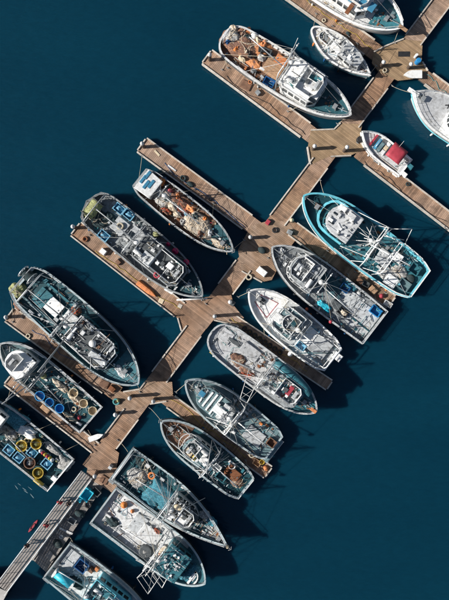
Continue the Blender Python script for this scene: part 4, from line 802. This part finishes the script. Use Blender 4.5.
# ---- boat with blue totes
b = Boat("fishing_boat", "boat with a white wheelhouse forward and blue tubs and cream baskets aft", "the white-wheelhouse boat", (91, 420), (0, 344), 35, ts=.94, hull="offwhite", deck="tealdark", cap="palegrey", lining="tealdark", rub="black", fore="tealgrey", fore_u=.70, p=2.8, tm=.5, zb=2.0)
b.house(.66, .88, .70, 1.9, 'round', "white", "white"); b.clutter(4, .68, .74, -.5, .5, 171, ("offwhite", "palegrey", "alum"), z=b.hz, size=.6, kinds="bvp"); b.clutter(7, .9, .96, -.4, .4, 172, ("rust", "offwhite", "steel"), size=.6)
for x, y, k in ((40, 396, 1.2), (49.5, 402.5, 1.05), (59.5, 408.5, 1.1)): b.item("tub", "bright blue", 'tub', "brightblue", x, y, (k, k, .7))
for x, y, k in ((83.5, 403.5, 1.05), (92.5, 411, 1.05), (73.5, 393, 1.1)): b.item("basket", "cream", 'tub', "cream", x, y, (k, k, .6))
b.heap("net pile", "cream", "netcream", 76, 400, 2.6, 1.0, .5, 51, 14, corks=60); b.heap("net pile", "pale pink", "netcream", 60, 386, 2.6, .8, .5, 52, 14); b.heap("net pile", "dark", "netdark", 70, 418, 2.6, 1.2, .5, 53, 14, corks=50); b.item("float", "dark red", 'buoy', "red", 79, 418, (.5, .5, .5)); b.item("box", "tan", 'box', "tanwood", 45, 409, (1.2, .6, .4)); b.item("net bag", "olive", 'dome', "netgreen", 43, 376, (.9, .8, .5))
b.mast(.62, 8.5, 0, "steel", boom=(5, PI, 1.5), cross=1.6); b.gantry(.55, 3.8, .9, "steel"); b.clutter(40, .05, .64, -.9, .9, 173, ("steel", "darkgrey", "tealmid", "palegrey", "offwhite", "rust", "black")); b.rail(.1, .6, -1, .5); b.rail(.65, .97, -1, .5); b.rail(.65, .97, 1, .5)
b.bar("outrigger", (44, 374, 4), (2, 404, 9), .07, "steel"); b.bar("outrigger", (38, 366, 4), (6, 400, 8.4), .06, "steel"); b.bar("outrigger", (24, 384, 4), (30, 376, 8), .04, "alum")
# ---- boat full of tubs at the left edge
b = Boat("fishing_boat", "boat cut off by the left edge with yellow tubs crowding its stern", "the tub-filled boat", (61, 475), (-41, 395), 41, ts=.96, hull="tealgrey", deck="tealdark", cap="palegrey", lining="tealmid", rub="black", p=2.5, zb=2.0)
for x, y, c, m, k in ((21.5, 446, "yellow", "yellow", 1.35), (36, 444, "yellow", "yellow", 1.3), (38, 473, "yellow", "yellow", 1.3), (29.5, 463, "brown", "brownwood", 1.4)): b.item("tub", c, 'tub', m, x, y, (k, k, .8)); b.heap("net bundle", {"yellow": "olive", "brown": "grey"}[c], "netgrey" if c == "brown" else "netgreen", x, y, k*.72, k*.72, .75, int(x), 8)
for x, y in ((9, 450), (18.5, 457.5), (32, 453), (46.5, 464)): b.item("fish tote", "pale blue", 'tote', "bluetote", x, y, (1.15, 1.0, .7)); b.heap("slush ice", "pale blue", "bluetote", x, y, 1.0, .9, .75, int(x), 8, cat="ice")
for k, m in enumerate(("white", "red", "yellow", "red", "yellow", "white")): b.item("buoy", {"white": "white", "red": "red", "yellow": "yellow"}[m], 'buoy', m, 40+k*2.3, 451.5+k*1.8, (.5, .5, .55), z=1.1)
b.tarp("white", "white", 26, 432, 2.6, 1.3, .7, 63, .2); b.heap("net pile", "pale", "netgrey", 8, 432, 3.0, 1.2, .6, 64, 14, corks=80); b.tarp("blue", "netteal", 14, 418, 3.2, 2.0, .8, 65, 0); b.item("float", "green", 'buoy', "netgreen", 56.5, 461, (.5, .5, .5)); b.tarp("grey", "netgrey", 64, 464, 1.9, 1.6, .5, 66, .2); b.heap("net pile", "grey", "netgrey", 52, 449, 2.6, .9, .5, 67, 14)
b.item("buoy", "long yellow", 'pipe', "yellow", 38, 483, (1.3, .6, .6), 0, z=1.0); b.box("outboard_motor", 54, 479, (.7, .6, .6), "white", z=1.1); b.house(.60, .86, .7, 1.9, 'angle', "white", "white"); b.mast(.56, 7.5, 0, "steel", boom=(5.0, PI, 1.5)); b.clutter(30, .02, .6, -.9, .9, 181, ("steel", "darkgrey", "tealmid", "offwhite", "black", "bluetote")); b.rail(.02, .6, 1, .3); b.stern_rail(.08, .4)
# ---- teal-tarped boat
b = Boat("fishing_boat", "sharp-bowed boat with teal tarps over its aft deck and clutter at the bow", "the teal-tarped boat", (122, 463), (228, 547), 38, ts=.95, hull="tealgrey", deck="tealdark", cap="bluerim", lining="tealmid", rub="black", fore="grey", fore_u=.80, p=1.9, tm=.4, zb=2.3)
b.tarp("teal", "netteal", 160, 494, 3.4, 2.6, .9, 71, 0); b.tarp("dark teal", "netteal", 172, 506, 2.4, 2.4, .7, 72, 0); b.tarp("teal blue", "netteal", 150, 500, 2.4, 1.8, .6, 73, 0); b.item("life ring", "orange", 'tyre', "brightorange", 151.5, 476, (.95, .95, .25), z=1.55)
b.heap("net pile", "grey", "netgrey", 137, 478, 2.6, 2.4, .6, 74, 16, corks=110); b.heap("net pile", "dark", "netdark", 144, 465, 2.6, 1.4, .5, 75, 14, corks=60)
b.house(.47, .70, .60, 1.9, 'angle', "offwhite", "darkgrey"); b.roof_kit(55, 14, mats=("white", "offwhite", "cream", "darkgrey", "alum", "black")); b.box("roof_locker", 182, 520, (1.1, 1.0, .5), "white", z=b.hz); b.item("sack", "cream", 'dome', "cream", 178, 508, (1.1, .7, .4), .2, z=b.hz); b.box("roof_locker", 169, 517, (.9, .6, .3), "white", z=b.hz)
b.heap("net bundle", "teal", "netteal", 212, 520, 1.4, 1.1, .8, 76, 12); b.heap("net bundle", "grey", "netgrey", 205, 514, 1.6, 1.2, .6, 78, 12); b.clutter(26, .72, .94, -.6, .6, 191, ("offwhite", "rust", "white", "steel", "cream", "palegrey"), size=.8); b.clutter(26, .03, .45, -.9, .9, 192, ("alum", "steel", "tealmid", "offwhite", "palegrey")); b.mast(.46, 8.2, .1, "alum", boom=(5, PI, 1.6), cross=1.7); b.gantry(.44, 3.8, .9); b.gantry(.03, 2.0, .9, "alum", lean=-.3); b.anchor(.97); b.part("bow_roller", 'dome', "cream", (b.L*.995, 0, b.sh(1)), (.45, .45, .3)); b.rail(.45, .97, 1, .6); b.rail(.5, .97, -1, .6); b.stern_rail(.14, .7, "steel")
b.tomast(172, 478, 1.8); b.tomast(205, 498, 2.2); b.tomast(160, 508, 2.0, .8, "alum")
# ---- white-decked boat
b = Boat("fishing_boat", "broad boat with a pale open aft deck and a blunt teal bow", "the pale-decked boat", (103.5, 505), (205, 584), 43, ts=.98, hull="tealgrey", deck="offwhite", cap="bluerim", lining="palegrey", rub="black", fore="tealmid", fore_u=.74, p=3.4, q=.8, tm=.45, zb=2.0)
b.coaming(125, 515, 3.6, 4.0, .08, "palegrey", "offwhite", name="deck_plate"); b.hatch(149, 536, 2.6, 2.0, "offwhite", "grey", .2); b.hatch(138, 524, 1.6, 2.2, "palegrey", "grey", .15); b.item("float", "orange", 'buoy', "brightorange", 123.5, 506, (.85, .85, .7)); b.item("float", "rusty orange", 'buoy', "orange", 132, 512, (.5, .5, .5)); b.heap("net pile", "black", "netdark", 112, 522, 1.9, 1.2, .5, 81, 12); b.item("drum", "dark", 'cyl', "darkgrey", 145.5, 552, (1.7, 1.7, .7)); b.heap("rope heap", "grey", "netgrey", 145.5, 552, 1.2, 1.2, .95, 82, 10, cat="rope")
b.heap("net pile", "red and white", "netcream", 164, 551, 2.6, 1.0, .7, 83, 16, rz=1.3, corks=70, corkm="corkred"); b.heap("net bundle", "red", "netbrown", 157, 531, 1.0, .6, .4, 84, 10, corks=30, corkm="corkred")
b.house(.60, .80, .72, 1.8, 'flat', "tealmid", "tealmid"); b.tarp("teal", "netteal", 192, 572, 1.5, 2.6, .5, 85, 0); b.roof_kit(66, 16, raft=False, mats=("white", "offwhite", "tealmid", "alum", "tealgrey"))
b.coaming(194, 576, .9, 2.0, .45, "white", "offwhite", name="bow_rail_box", front='round', th=.12); b.box("bow_seat", 193, 575, (.6, .8, .4), "offwhite"); b.mast(.55, 7.6, 0, "white", boom=(5.4, PI, 1.4), cross=1.9); b.gantry(.54, 4.0, .92, "white", lean=-.2)
b.ladder((163, 552, 3), (137, 578, 5), (170, 562, 3), (148, 594, 5), 7); b.ladder((166, 556, 2.6), (152, 575, 3.6), (174, 566, 2.6), (162, 588, 3.6), 5, "white"); b.tomast(136, 560, 1.8); b.tomast(182, 540, 1.8)
b.clutter(22, .05, .58, -.92, .92, 201, ("offwhite", "alum", "steel", "palegrey", "rust", "white")); b.rail(.02, .56, -1, .5); b.rail(.02, .56, 1, .5); b.stern_rail(.06, .5)
# ---- turquoise-roofed boat at the bottom
b = Boat("fishing_boat", "boat at the bottom edge with turquoise roof and blue tote on a white deck", "the turquoise-roofed boat", (57, 560), (153, 640), 45, ts=.94, hull="tealgrey", deck="offwhite", cap="bluerim", lining="palegrey", rub="black", p=2.5, zb=2.1, fore="tealmid", fore_u=.75)
b.item("fish tote", "deep blue", 'tote', "blue", 81.5, 566.5, (1.4, 1.25, .8)); b.item("crate", "dark", 'box', "brownwood", 91, 571, (.6, .6, .6)); b.item("crate", "orange", 'box', "orange", 96.5, 570, (.5, .5, .5))
k = b.at(63, 580, 1.9); ca = MB().tube([(-1.3, 0, 0), (1.3, 0, 0)], .55, 10).build("canopy_roll", "aqua", b.root, True); ca.location = (k.x, k.y, 1.6)
for d_ in (-1.3, 1.3): b.part("canopy_end", 'cyl', "white", (k.x+d_, k.y, 1.0), (.35, 1.1, 1.15))
b.house(.36, .72, .74, 1.9, 'angle', "teallight", "teallight", over=.05); b.roof_kit(71, 12, mats=("teallight", "white", "offwhite", "aqua", "tealmid")); b.coaming(101, 594, 3.0, 2.6, .5, "teallight", "tealgrey", zz=b.hz, name="flying_bridge"); b.box("roof_locker", 106, 594, (1.2, .9, .35), "tealmid", z=b.hz); b.mast(.33, 6, 0, "alum", boom=(4, PI, 1)); b.heap("net pile", "dark", "netdark", 75, 583, 2.4, 1.3, .6, 91, 12); b.hatch(70, 560, 1.4, 2.4, "palegrey", "grey", .2); b.clutter(20, .04, .36, -.9, .9, 211, ("offwhite", "white", "grey", "palegrey", "tealgrey")); b.rail(.1, .7, 1, .5); b.stern_rail(.06, .4)
DRESS()

# ------------------------------------------------------------------ unique labels for the loose things on the boats
from collections import defaultdict
grp = defaultdict(list)
for it in ITEMS: grp[(it[1], it[2], it[3].short)].append(it)
ORD = ["nearest its stern", "second from its stern", "third from its stern", "fourth from its stern", "fifth from its stern"]
for (kind, colour, short), L_ in grp.items():
    L_.sort(key=lambda i: i[4])
    for k, (o, kd, c, bt, u, cat) in enumerate(L_):
        if len(L_) > 1: where = ORD[k] if k < 5 else "farthest from its stern"; lab = f"{c} {kd} on {short}, {where}"
        else:
            where = "near the stern of" if u < .25 else "aft of midships on" if u < .5 else "forward of midships on" if u < .75 else "near the bow of"; lab = f"{c} {kd} {where} {short}"
        tag(o, lab, cat, f"{kind}s on the boats" if not kind.endswith("ice") else "ice in the totes")

# ------------------------------------------------------------------ things on the docks
def dput(name, shape, mat, px, py, dim, label, cat, rz=0.0, z=None, group=None):
    z = DOCK_Z+.025 if z is None else z
    p = P(px, py, z+dim[2]); o = put(name, shape, mat, (p.x, p.y, z), dim, rz); tag(o, label, cat, group); return o
DA = math.atan2(-.62, .785)                 # direction of the fingers
WA = math.atan2(-WD.y, WD.x)
dput("rubber_mat", 'box', "black", 404, 54, (1.45, .65, .03), "black rubber mat on the topmost junction platform", "mat", 0)
dput("barrel", 'cyl', "brightblue", 419, 60, (.65, .65, .9), "blue barrel on the topmost junction platform", "barrel")
dput("bollard_light", 'cyl', "white", 417, 54.5, (.35, .35, .9), "white dock light beside the blue barrel", "dock light")
dput("dock_box", 'box', "white", 262, 271.5, (1.3, .75, .7), "white dock box on the middle junction platform", "dock box", DA)
dput("dock_box", 'box', "white", 103, 251.5, (.75, .65, .5), "white dock box on the finger beside the magenta-buoyed seiner", "dock box", DA)
dput("rope_coil", 'coil', "rope", 249, 277, (.8, .8, .3), "pale rope coil beside the white dock box in the middle", "rope")
dput("tote_bin", 'tote', "aqua", 86.5, 495, (1.35, 1.1, .9), "turquoise bin on the landing float beside the gangway", "bin", WA)
dput("fish_bin", 'box', "aqua", 80, 500, (.6, .5, .4), "small turquoise box beside the larger turquoise bin", "box", WA)
for k in range(8):
    x, y = 245+k*5.0, 328.6+k*3.37
    p = P(x, y, .9); o = put("tyre", 'tyre', "black", (p.x, p.y, DOCK_Z+.03), (.72, .72, .24), 0); tag(o, ("black tyre on the shaded finger dock, " + ("nearest the walkway", "second from the walkway", "third from the walkway", "fourth from the walkway", "fourth from the outer end", "third from the outer end", "second from the outer end", "nearest the outer end")[k]), "tyre", "tyres on the shaded finger dock")
def hull_shape(name, label, cat, px, py, L, w, h, mat, rz, z, seat=None, upside=False):
    root = empty(name, P(px, py, z), rz); tag(root, label, cat); n = 16; v = []; prof = [(0, 0), (.55, .05), (.9, .5), (1, 1)]
    for i in range(n+1):
        t = i/n; b = w/2*max(.03, math.sin(math.pi*t)**.55 if cat == "kayak" else (1-max(0, (t-.5)/.5)**2.2))
        for sd in (1, -1):
            for f, zz in (prof if sd == 1 else prof[::-1]): v.append(((t-.5)*L, sd*b*f, (h*(1-zz) if upside else h*zz)))
    m = 8; MB().add(v, [(i*m+j, (i+1)*m+j, (i+1)*m+(j+1) % m, i*m+(j+1) % m) for i in range(n) for j in range(m-(0 if (cat == "kayak" and not upside) else 1))]+[tuple(range(m)), tuple(n*m+j for j in range(m))]).build("hull", mat, root, False)
    if seat:
        for k in (-.22, .12): q = MB().box((k*L, 0, h*.7), (.25, w*.9, .05)).build("thwart", seat, root)
    if cat == "kayak" and not upside: MB().ring([(.45*math.cos(a*PI/6), .2*math.sin(a*PI/6)) for a in range(12)], h-.02, h+.06, .06).build("cockpit_rim", "black", root)
    return root
hull_shape("kayak", "orange upturned canoe lying on the finger beside the magenta-buoyed seiner", "canoe", 147, 289.5, 2.9, .75, .38, "orange", DA, DOCK_Z+.04, upside=True)
hull_shape("kayak", "red and white kayak floating beside the gangway", "kayak", 33.5, 525.5, 1.9, .36, .26, "red", WA, -.08)
hull_shape("skiff", "small white skiff on the dock above the gangway", "skiff", 96.5, 436.5, 1.9, .65, .45, "white", .35, DOCK_Z+.04, "offwhite")
hull_shape("skiff", "small white skiff on the lower edge of the topmost junction platform", "skiff", 412, 75.5, 2.2, 1.0, .5, "white", PI, DOCK_Z+.05, "offwhite")
w_ = P(192, 299.5, 1.0)
for dy, m, lab in ((0, "white", "long white pole lying at the bow of the magenta-buoyed seiner"),):
    o = MB().tube([(-1.9, -.05, 0), (1.9, .12, 0)], .1, 8).build("dock_pole", m, None, True); o.location = (w_.x, w_.y, DOCK_Z+.35); tag(o, lab, "pole")
    for k in (-1.2, 1.2): put("trestle", 'box', "grey", (k, 0.02*k, -.33), (.12, .4, .25), 0, o)
# cleats, coils, boxes strewn along the docks
g = random.Random(5)
DOCKGEAR = [(268, 222, "red", "crate", 'box', "red", (.5, .6, .4)), (275, 230, "black", "hose coil", 'coil', "black", (.7, .7, .25)), (262, 250, "dark", "net heap", 'dome', "netdark", (1.1, .8, .5)), (290, 232, "grey", "crate", 'box', "grey", (.7, .5, .5)),
    (232, 303, "dark grey", "box", 'box', "darkgrey", (.7, .6, .7)), (116, 402, "teal", "rope heap", 'coil', "ropeteal", (.9, .8, .3)), (118, 401, "yellow-green", "float", 'buoy', "netgreen", (.45, .45, .5)), (112, 389, "rusty", "crate", 'box', "rust", (.8, .6, .4)), (104, 384, "brown", "pallet", 'box', "brownwood", (1.1, .9, .15)),
    (385, 70, "cream", "rope coil", 'coil', "rope", (.6, .6, .25)), (246, 85, "dark", "pallet", 'box', "brownwood", (1.3, 1.0, .15)), (258, 92, "grey", "tackle box", 'box', "grey", (.6, .5, .4)), (250, 82, "orange", "rope coil", 'coil', "orange", (.5, .5, .2)),
    (183, 178, "black", "rope coil", 'coil', "netdark", (.8, .7, .25)), (190, 184, "dark", "net heap", 'dome', "netdark", (1.0, .6, .3)), (172, 168, "pale", "plank", 'box', "offwhite", (1.2, .2, .06)), (210, 199, "grey", "hose coil", 'coil', "black", (.5, .5, .2)), (157, 153, "cream", "plank", 'box', "cream", (.9, .25, .05)),
    (373, 290, "orange-brown", "box", 'box', "tanwood", (1.0, .8, .3)), (382, 296, "red", "float", 'buoy', "red", (.6, .6, .5)), (388, 304, "white", "tote", 'tote', "offwhite", (1.0, .6, .4)), (360, 281, "brown", "crate", 'box', "brownwood", (.8, .7, .4)), (366, 284, "dark", "crate", 'tote', "darkgrey", (.8, .6, .4)),
    (262, 462, "yellow", "tub", 'tub', "yellow", (.6, .6, .5)), (257, 463, "brown", "crate", 'tote', "tanwood", (.9, .7, .4)), (252, 455, "cream", "rope coil", 'coil', "rope", (.8, .8, .25)), (266, 469, "orange", "tarp bundle", 'dome', "orange", (.8, .6, .4)), (247, 452, "tan", "plank", 'box', "tanwood", (1.6, .25, .08)),
    (85, 239, "rusty", "rope coil", 'coil', "rust", (.7, .7, .2)), (118, 262, "brown", "crate", 'box', "brownwood", (.6, .5, .3)), (161, 301, "cream", "board", 'box', "cream", (.6, .6, .05)), (180, 306, "pale", "board", 'box', "bullrail", (.5, .5, .05)), (28, 336, "grey", "rope coil", 'coil', "rope", (.6, .6, .2)), (44, 345, "brown", "plank", 'box', "brownwood", (1.6, .25, .08)),
    (110, 468, "pale grey", "power pedestal", 'box', "palegrey", (.45, .4, 1.1)), (104, 480, "rusty", "pallet", 'box', "brownwood", (1.0, .9, .15)), (112, 481, "grey", "crate", 'box', "grey", (.8, .6, .4)), (79, 515, "dark", "net heap", 'dome', "netdark", (1.4, .8, .5)), (72, 521, "grey", "crate", 'tote', "grey", (.9, .7, .5)), (66, 531, "pale", "plank", 'box', "offwhite", (1.8, .25, .08)), (88, 505, "black", "hose coil", 'coil', "black", (.9, .9, .25)), (96, 492, "dark", "cart", 'tote', "darkgrey", (1.1, .7, .6)), (57, 545, "black", "tarp bundle", 'dome', "netdark", (1.3, .9, .5)), (50, 556, "grey", "pallet", 'box', "planksgrey", (1.1, .9, .15)), (61, 537, "white", "bucket", 'tub', "white", (.4, .4, .4)),
    (360, 139, "black", "rubber fender", 'cyl', "black", (.75, .75, .6)), (68, 427, "brown", "plank", 'box', "brownwood", (1.5, .25, .08)), (408, 184, "dark", "rope coil", 'coil', "netdark", (.5, .5, .2)), (330, 55, "grey", "hose coil", 'coil', "black", (.5, .5, .2)), (346, 35, "rusty", "plank", 'box', "brownwood", (1.1, .2, .06)), (348, 33, "dark", "net heap", 'dome', "netdark", (.6, .4, .2)), (324, 20, "pale", "rope coil", 'coil', "rope", (.5, .5, .2))]
NEAR = {}
def near(px, py):
    refs = [((325, 142), "the junction by the orange-tarped seiner"), ((265, 250), "the middle junction"), ((232, 303), "the walkway by the red-lined white boat"), ((115, 396), "the shadowed junction"), ((400, 62), "the topmost junction"), ((250, 85), "the finger by the orange-tarped seiner"), ((185, 178), "the empty-sided finger"), ((375, 290), "the finger below the turquoise-trimmed boat"), ((258, 462), "the finger between the grey trollers"), ((100, 250), "the finger by the magenta-buoyed seiner"), ((165, 302), "the dock at the magenta-buoyed seiner's bow"), ((35, 340), "the finger by the dark teal seiner"), ((108, 475), "the head of the gangway"), ((72, 525), "the landing float"), ((68, 427), "the finger below the white-wheelhouse boat"), ((408, 184), "the finger by the red-canopied motorboat"), ((336, 38), "the finger above the small double-ended boat")]
    return min(refs, key=lambda r: (r[0][0]-px)**2+(r[0][1]-py)**2)[1]
for px, py, c, kd, sh, m, dim in DOCKGEAR:
    dput(kd.replace(' ', '_'), sh, m, px, py, dim, f"{c} {kd} lying on {near(px, py)}" if kd != "power pedestal" else f"{c} power pedestal at {near(px, py)}", kd.split()[-1], DA+g.uniform(-.25, .25), group="gear left on the docks")
def cleat(px, py, label):
    p = P(px, py, DOCK_Z); root = empty("dock_cleat", (p.x, p.y, DOCK_Z+.02), DA); tag(root, label, "cleat", "cleats on the docks")
    MB().tube([(-.2, 0, .14), (.2, 0, .14)], .035, 6).build("horn", "steel", root); MB().box((0, 0, .06), (.16, .1, .14)).build("base", "steel", root)
# mooring ropes
def mooring(a, b, label, za=1.5, zb=.75, sag=.25, m="rope", r=.025):
    A, B = P(*a, za), P(*b, zb); pts = [A.lerp(B, t/8)-Vector((0, 0, sag*4*(t/8)*(1-t/8))) for t in range(9)]; o = A
    q = MB().tube([p-o for p in pts], r, 5).build("mooring_rope", m, None, True); q.location = o; tag(q, label, "rope", "mooring ropes"); cleat(b[0], b[1], "dock cleat holding the "+label)
for a in [((351, 114), (337, 124), "bow rope of the orange-tarped seiner"), ((228, 56), (222, 70), "stern rope of the orange-tarped seiner", 1.3), ((413, 93), (392, 86), "long bow rope of the cruiser at the right edge", 1.8), ((313, 30), (316, 14), "stern rope of the small double-ended boat", 1.1), ((369, 75), (376, 66), "bow rope of the small double-ended boat", 1.3),
          ((400, 27), (394, 43), "bow rope of the white boat at the top edge", 2.2), ((325, 197), (320, 180), "bow rope of the turquoise-trimmed boat", 2.2), ((274, 247), (268, 258), "bow rope of the grey flat-sterned boat", 2.2), ((251, 291), (238, 297), "bow rope of the red-lined white boat", 2.0), ((138, 183), (142, 156), "stern rope of the net-cluttered boat", 1.3), ((232, 250), (244, 240), "bow rope of the net-cluttered boat", 2),
          ((201, 295), (206, 304), "bow rope of the magenta-buoyed seiner", 2.2), ((11, 300), (13, 322), "stern rope of the dark teal seiner", 1.3), ((137, 384), (140, 392), "bow rope of the dark teal seiner", 2.2), ((188, 382), (176, 392), "bow rope of the stripe-roofed troller", 2), ((162, 422), (150, 408), "bow rope of the cluttered-bow troller", 2), ((128, 452), (118, 440), "stern rope of the teal-tarped boat", 1.3), ((118, 488), (110, 482), "stern rope of the pale-decked boat", 1.3), ((88, 430), (95, 445), "stern rope of the white-wheelhouse boat", 1.3), ((363, 133), (357, 143), "bow rope of the red-canopied motorboat", 1.2), ((73, 543), (68, 536), "stern rope of the turquoise-roofed boat", 1.3)]: mooring(*a)
SEGS = [((278, -18), (380, 55)), ((207, 57), (316, 138)), ((470, 237), (358, 151)), ((475, 113), (418, 71)), ((142, 145), (258, 230)), ((76, 229), (190, 318)), ((391, 302), (282, 221)), ((329, 385), (222, 313)), ((10, 314.5), (118, 394)), ((8, 380), (106, 456)), ((268, 472), (160, 394))]
for b in BOATS:
    for u, nm in ((.10, "after spring line"), (.36, "waist line"), (.68, "forward spring line")):
        best = None
        for sd in (1, -1):
            w = b.a+b.d*(u*b.L)+b.n*(sd*b.hb(u))
            for A, B in SEGS:
                a_, c_ = P(*A, .6), P(*B, .6); v = c_-a_; t = max(.03, min(.9, (w-a_).dot(v)/v.length_squared)); q = a_+v*t; dd = (q-w).xy.length
                if dd < 4.2 and (best is None or dd < best[0]): best = (dd, w, q+v.normalized()*(1.3 if u < .5 else -1.3))
        if best:
            dd, w, q = best; q = q+(w-q).normalized()*.75; q.z = DOCK_Z+.15; w = w.copy(); w.z = b.sh(u)+.1
            o = MB().tube([Vector(), ((q-w)*.5)-Vector((0, 0, .18)), q-w], .024, 5).build("mooring_rope", "rope", None, True); o.location = w
            tag(o, nm+" of "+b.short, "rope", "mooring ropes")
            e = empty("dock_cleat", (q.x, q.y, DOCK_Z+.02), DA); tag(e, "dock cleat holding the "+nm+" of "+b.short, "cleat", "cleats on the docks")
            MB().tube([(-.2, 0, .14), (.2, 0, .14)], .035, 6).build("horn", "steel", e); MB().box((0, 0, .06), (.16, .1, .14)).build("base", "steel", e)
g = random.Random(77)
for k, ((A, B), nm, m) in enumerate(zip(SEGS, ("above the small double-ended boat", "beside the orange-tarped seiner", "beside the red-canopied motorboat", "above the right-edge cruiser", "above the net-cluttered boat", "beside the magenta-buoyed seiner", "below the turquoise-trimmed boat", "with the tyres", "beside the dark teal seiner", "below the white-wheelhouse boat", "between the two grey trollers"), ("yellow", "black", "black", "ropeteal", "blue", "yellow", "black", "yellow", "blue", "black", "yellow"))):
    a_, c_ = P(*A, .6), P(*B, .6); v = (c_-a_); n_ = Vector((-v.y, v.x, 0)).normalized(); pts = []; off = g.uniform(-.5, .5)
    for q in range(22): off = max(-.75, min(.75, off+g.uniform(-.22, .22))); pts.append(a_+v*(.2+.72*q/21)+n_*off)
    o0 = pts[0].copy(); o = MB().tube([p-o0 for p in pts], .028, 5).build("power_cable", m, None, True); o.location = (o0.x, o0.y, DOCK_Z+.045); tag(o, {"ropeteal": "teal"}.get(m, m)+" power cable snaking along the finger dock "+nm, "cable", "power cables on the docks")
# pale streaks painted for rigging reflections by the stern of the tub-filled boat
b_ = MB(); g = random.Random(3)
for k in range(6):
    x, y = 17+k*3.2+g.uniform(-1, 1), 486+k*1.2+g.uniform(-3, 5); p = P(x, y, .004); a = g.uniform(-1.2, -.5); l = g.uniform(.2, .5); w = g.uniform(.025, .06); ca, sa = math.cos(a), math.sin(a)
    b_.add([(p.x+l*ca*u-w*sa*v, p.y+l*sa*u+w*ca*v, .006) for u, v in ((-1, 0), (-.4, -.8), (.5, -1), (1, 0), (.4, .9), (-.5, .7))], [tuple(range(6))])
fo = b_.build("reflection_streaks", "reflection_streaks"); tag(fo, "pale streaks painted as rigging reflections on the water below the yellow tubs", "reflection_streaks", kind="stuff")

# ------------------------------------------------------------------ people on the gangway
def person(px, py, z, face, jacket, label, stride=.25, arm=.25):
    p = P(px, py, z+.9); root = empty("person", (p.x, p.y, z), face); tag(root, label, "person", "people walking on the gangway")
    V = {'pel': ((0, 0, .92), .15), 'che': ((.03, 0, 1.25), .17), 'nek': ((.04, 0, 1.46), .065), 'hd0': ((.06, 0, 1.56), .085), 'hd1': ((.07, 0, 1.68), .095),
         'hl': ((0, .1, .88), .10), 'kl': ((stride*.6, .11, .48), .07), 'al': ((stride*.5, .11, .08), .05), 'tl': ((stride*.5+.18, .12, .04), .04),
         'hr': ((0, -.1, .88), .10), 'kr': ((-stride*.2, -.11, .48), .07), 'ar': ((-stride, -.11, .1), .05), 'tr': ((-stride+.17, -.12, .04), .04),
         'sl': ((.02, .19, 1.38), .075), 'el': ((-arm*.5, .25, 1.12), .055), 'wl': ((-arm*.2, .25, .88), .04), 'ml': ((-arm*.1+.02, .25, .78), .045),
         'sr': ((.02, -.19, 1.38), .075), 'er': ((arm*.4, -.25, 1.12), .055), 'wr': ((arm*1.1, -.24, .95), .04), 'mr': ((arm*1.4, -.23, .9), .045)}
    E = [('pel', 'che'), ('che', 'nek'), ('nek', 'hd0'), ('hd0', 'hd1'), ('pel', 'hl'), ('hl', 'kl'), ('kl', 'al'), ('al', 'tl'), ('pel', 'hr'), ('hr', 'kr'), ('kr', 'ar'), ('ar', 'tr'), ('che', 'sl'), ('sl', 'el'), ('el', 'wl'), ('wl', 'ml'), ('che', 'sr'), ('sr', 'er'), ('er', 'wr'), ('wr', 'mr')]
    def skin(keys, name, mat, grow=0.0):
        ks = [k for k in V if k in keys]; me = bpy.data.meshes.new(name); me.from_pydata([V[k][0] for k in ks], [(ks.index(a), ks.index(c)) for a, c in E if a in keys and c in keys], [])
        me.materials.append(MATS[mat]); o = link(name, me, root); o.modifiers.new("s", 'SKIN')
        for i, k in enumerate(ks):
            d = me.skin_vertices[0].data[i]; d.radius = (V[k][1]+grow,)*2; d.use_root = i == 0
        sb = o.modifiers.new("d", 'SUBSURF'); sb.levels = 2; sb.render_levels = 2
        return o
    skin(set(V), "body", "skin"); skin({'pel', 'hl', 'kl', 'al', 'hr', 'kr', 'ar'}, "trousers", "clothdark", .018); skin({'pel', 'che', 'sl', 'el', 'wl', 'sr', 'er', 'wr'}, "jacket", jacket, .028)
    MB().ell((.055, 0, 1.70), .125, .115, .12, 10, 6).build("hair", "hair", root, True); MB().box((.19, 0, 1.62), (.03, .03, .04)).build("nose", "skin", root)
def ramp_z(px, py):
    t = ((px-2)*80+(py-588)*-105)/(80*80+105*105); return 2.75+(.85-2.75)*t+.07
for px, py, f, j, lab in ((60, 502, WA+PI, "jacketred", "person in a red jacket walking on the upper part of the gangway"), (46.5, 525, WA+PI, "jacketred", "person in a red jacket halfway along the gangway"), (27.5, 545, WA, "clothdark", "person in dark clothes on the lower left part of the gangway"), (69, 503, WA, "clothdark", "person in dark clothes beside the person in red, higher on the gangway")):
    person(px, py, ramp_z(px, py), f, j, lab)
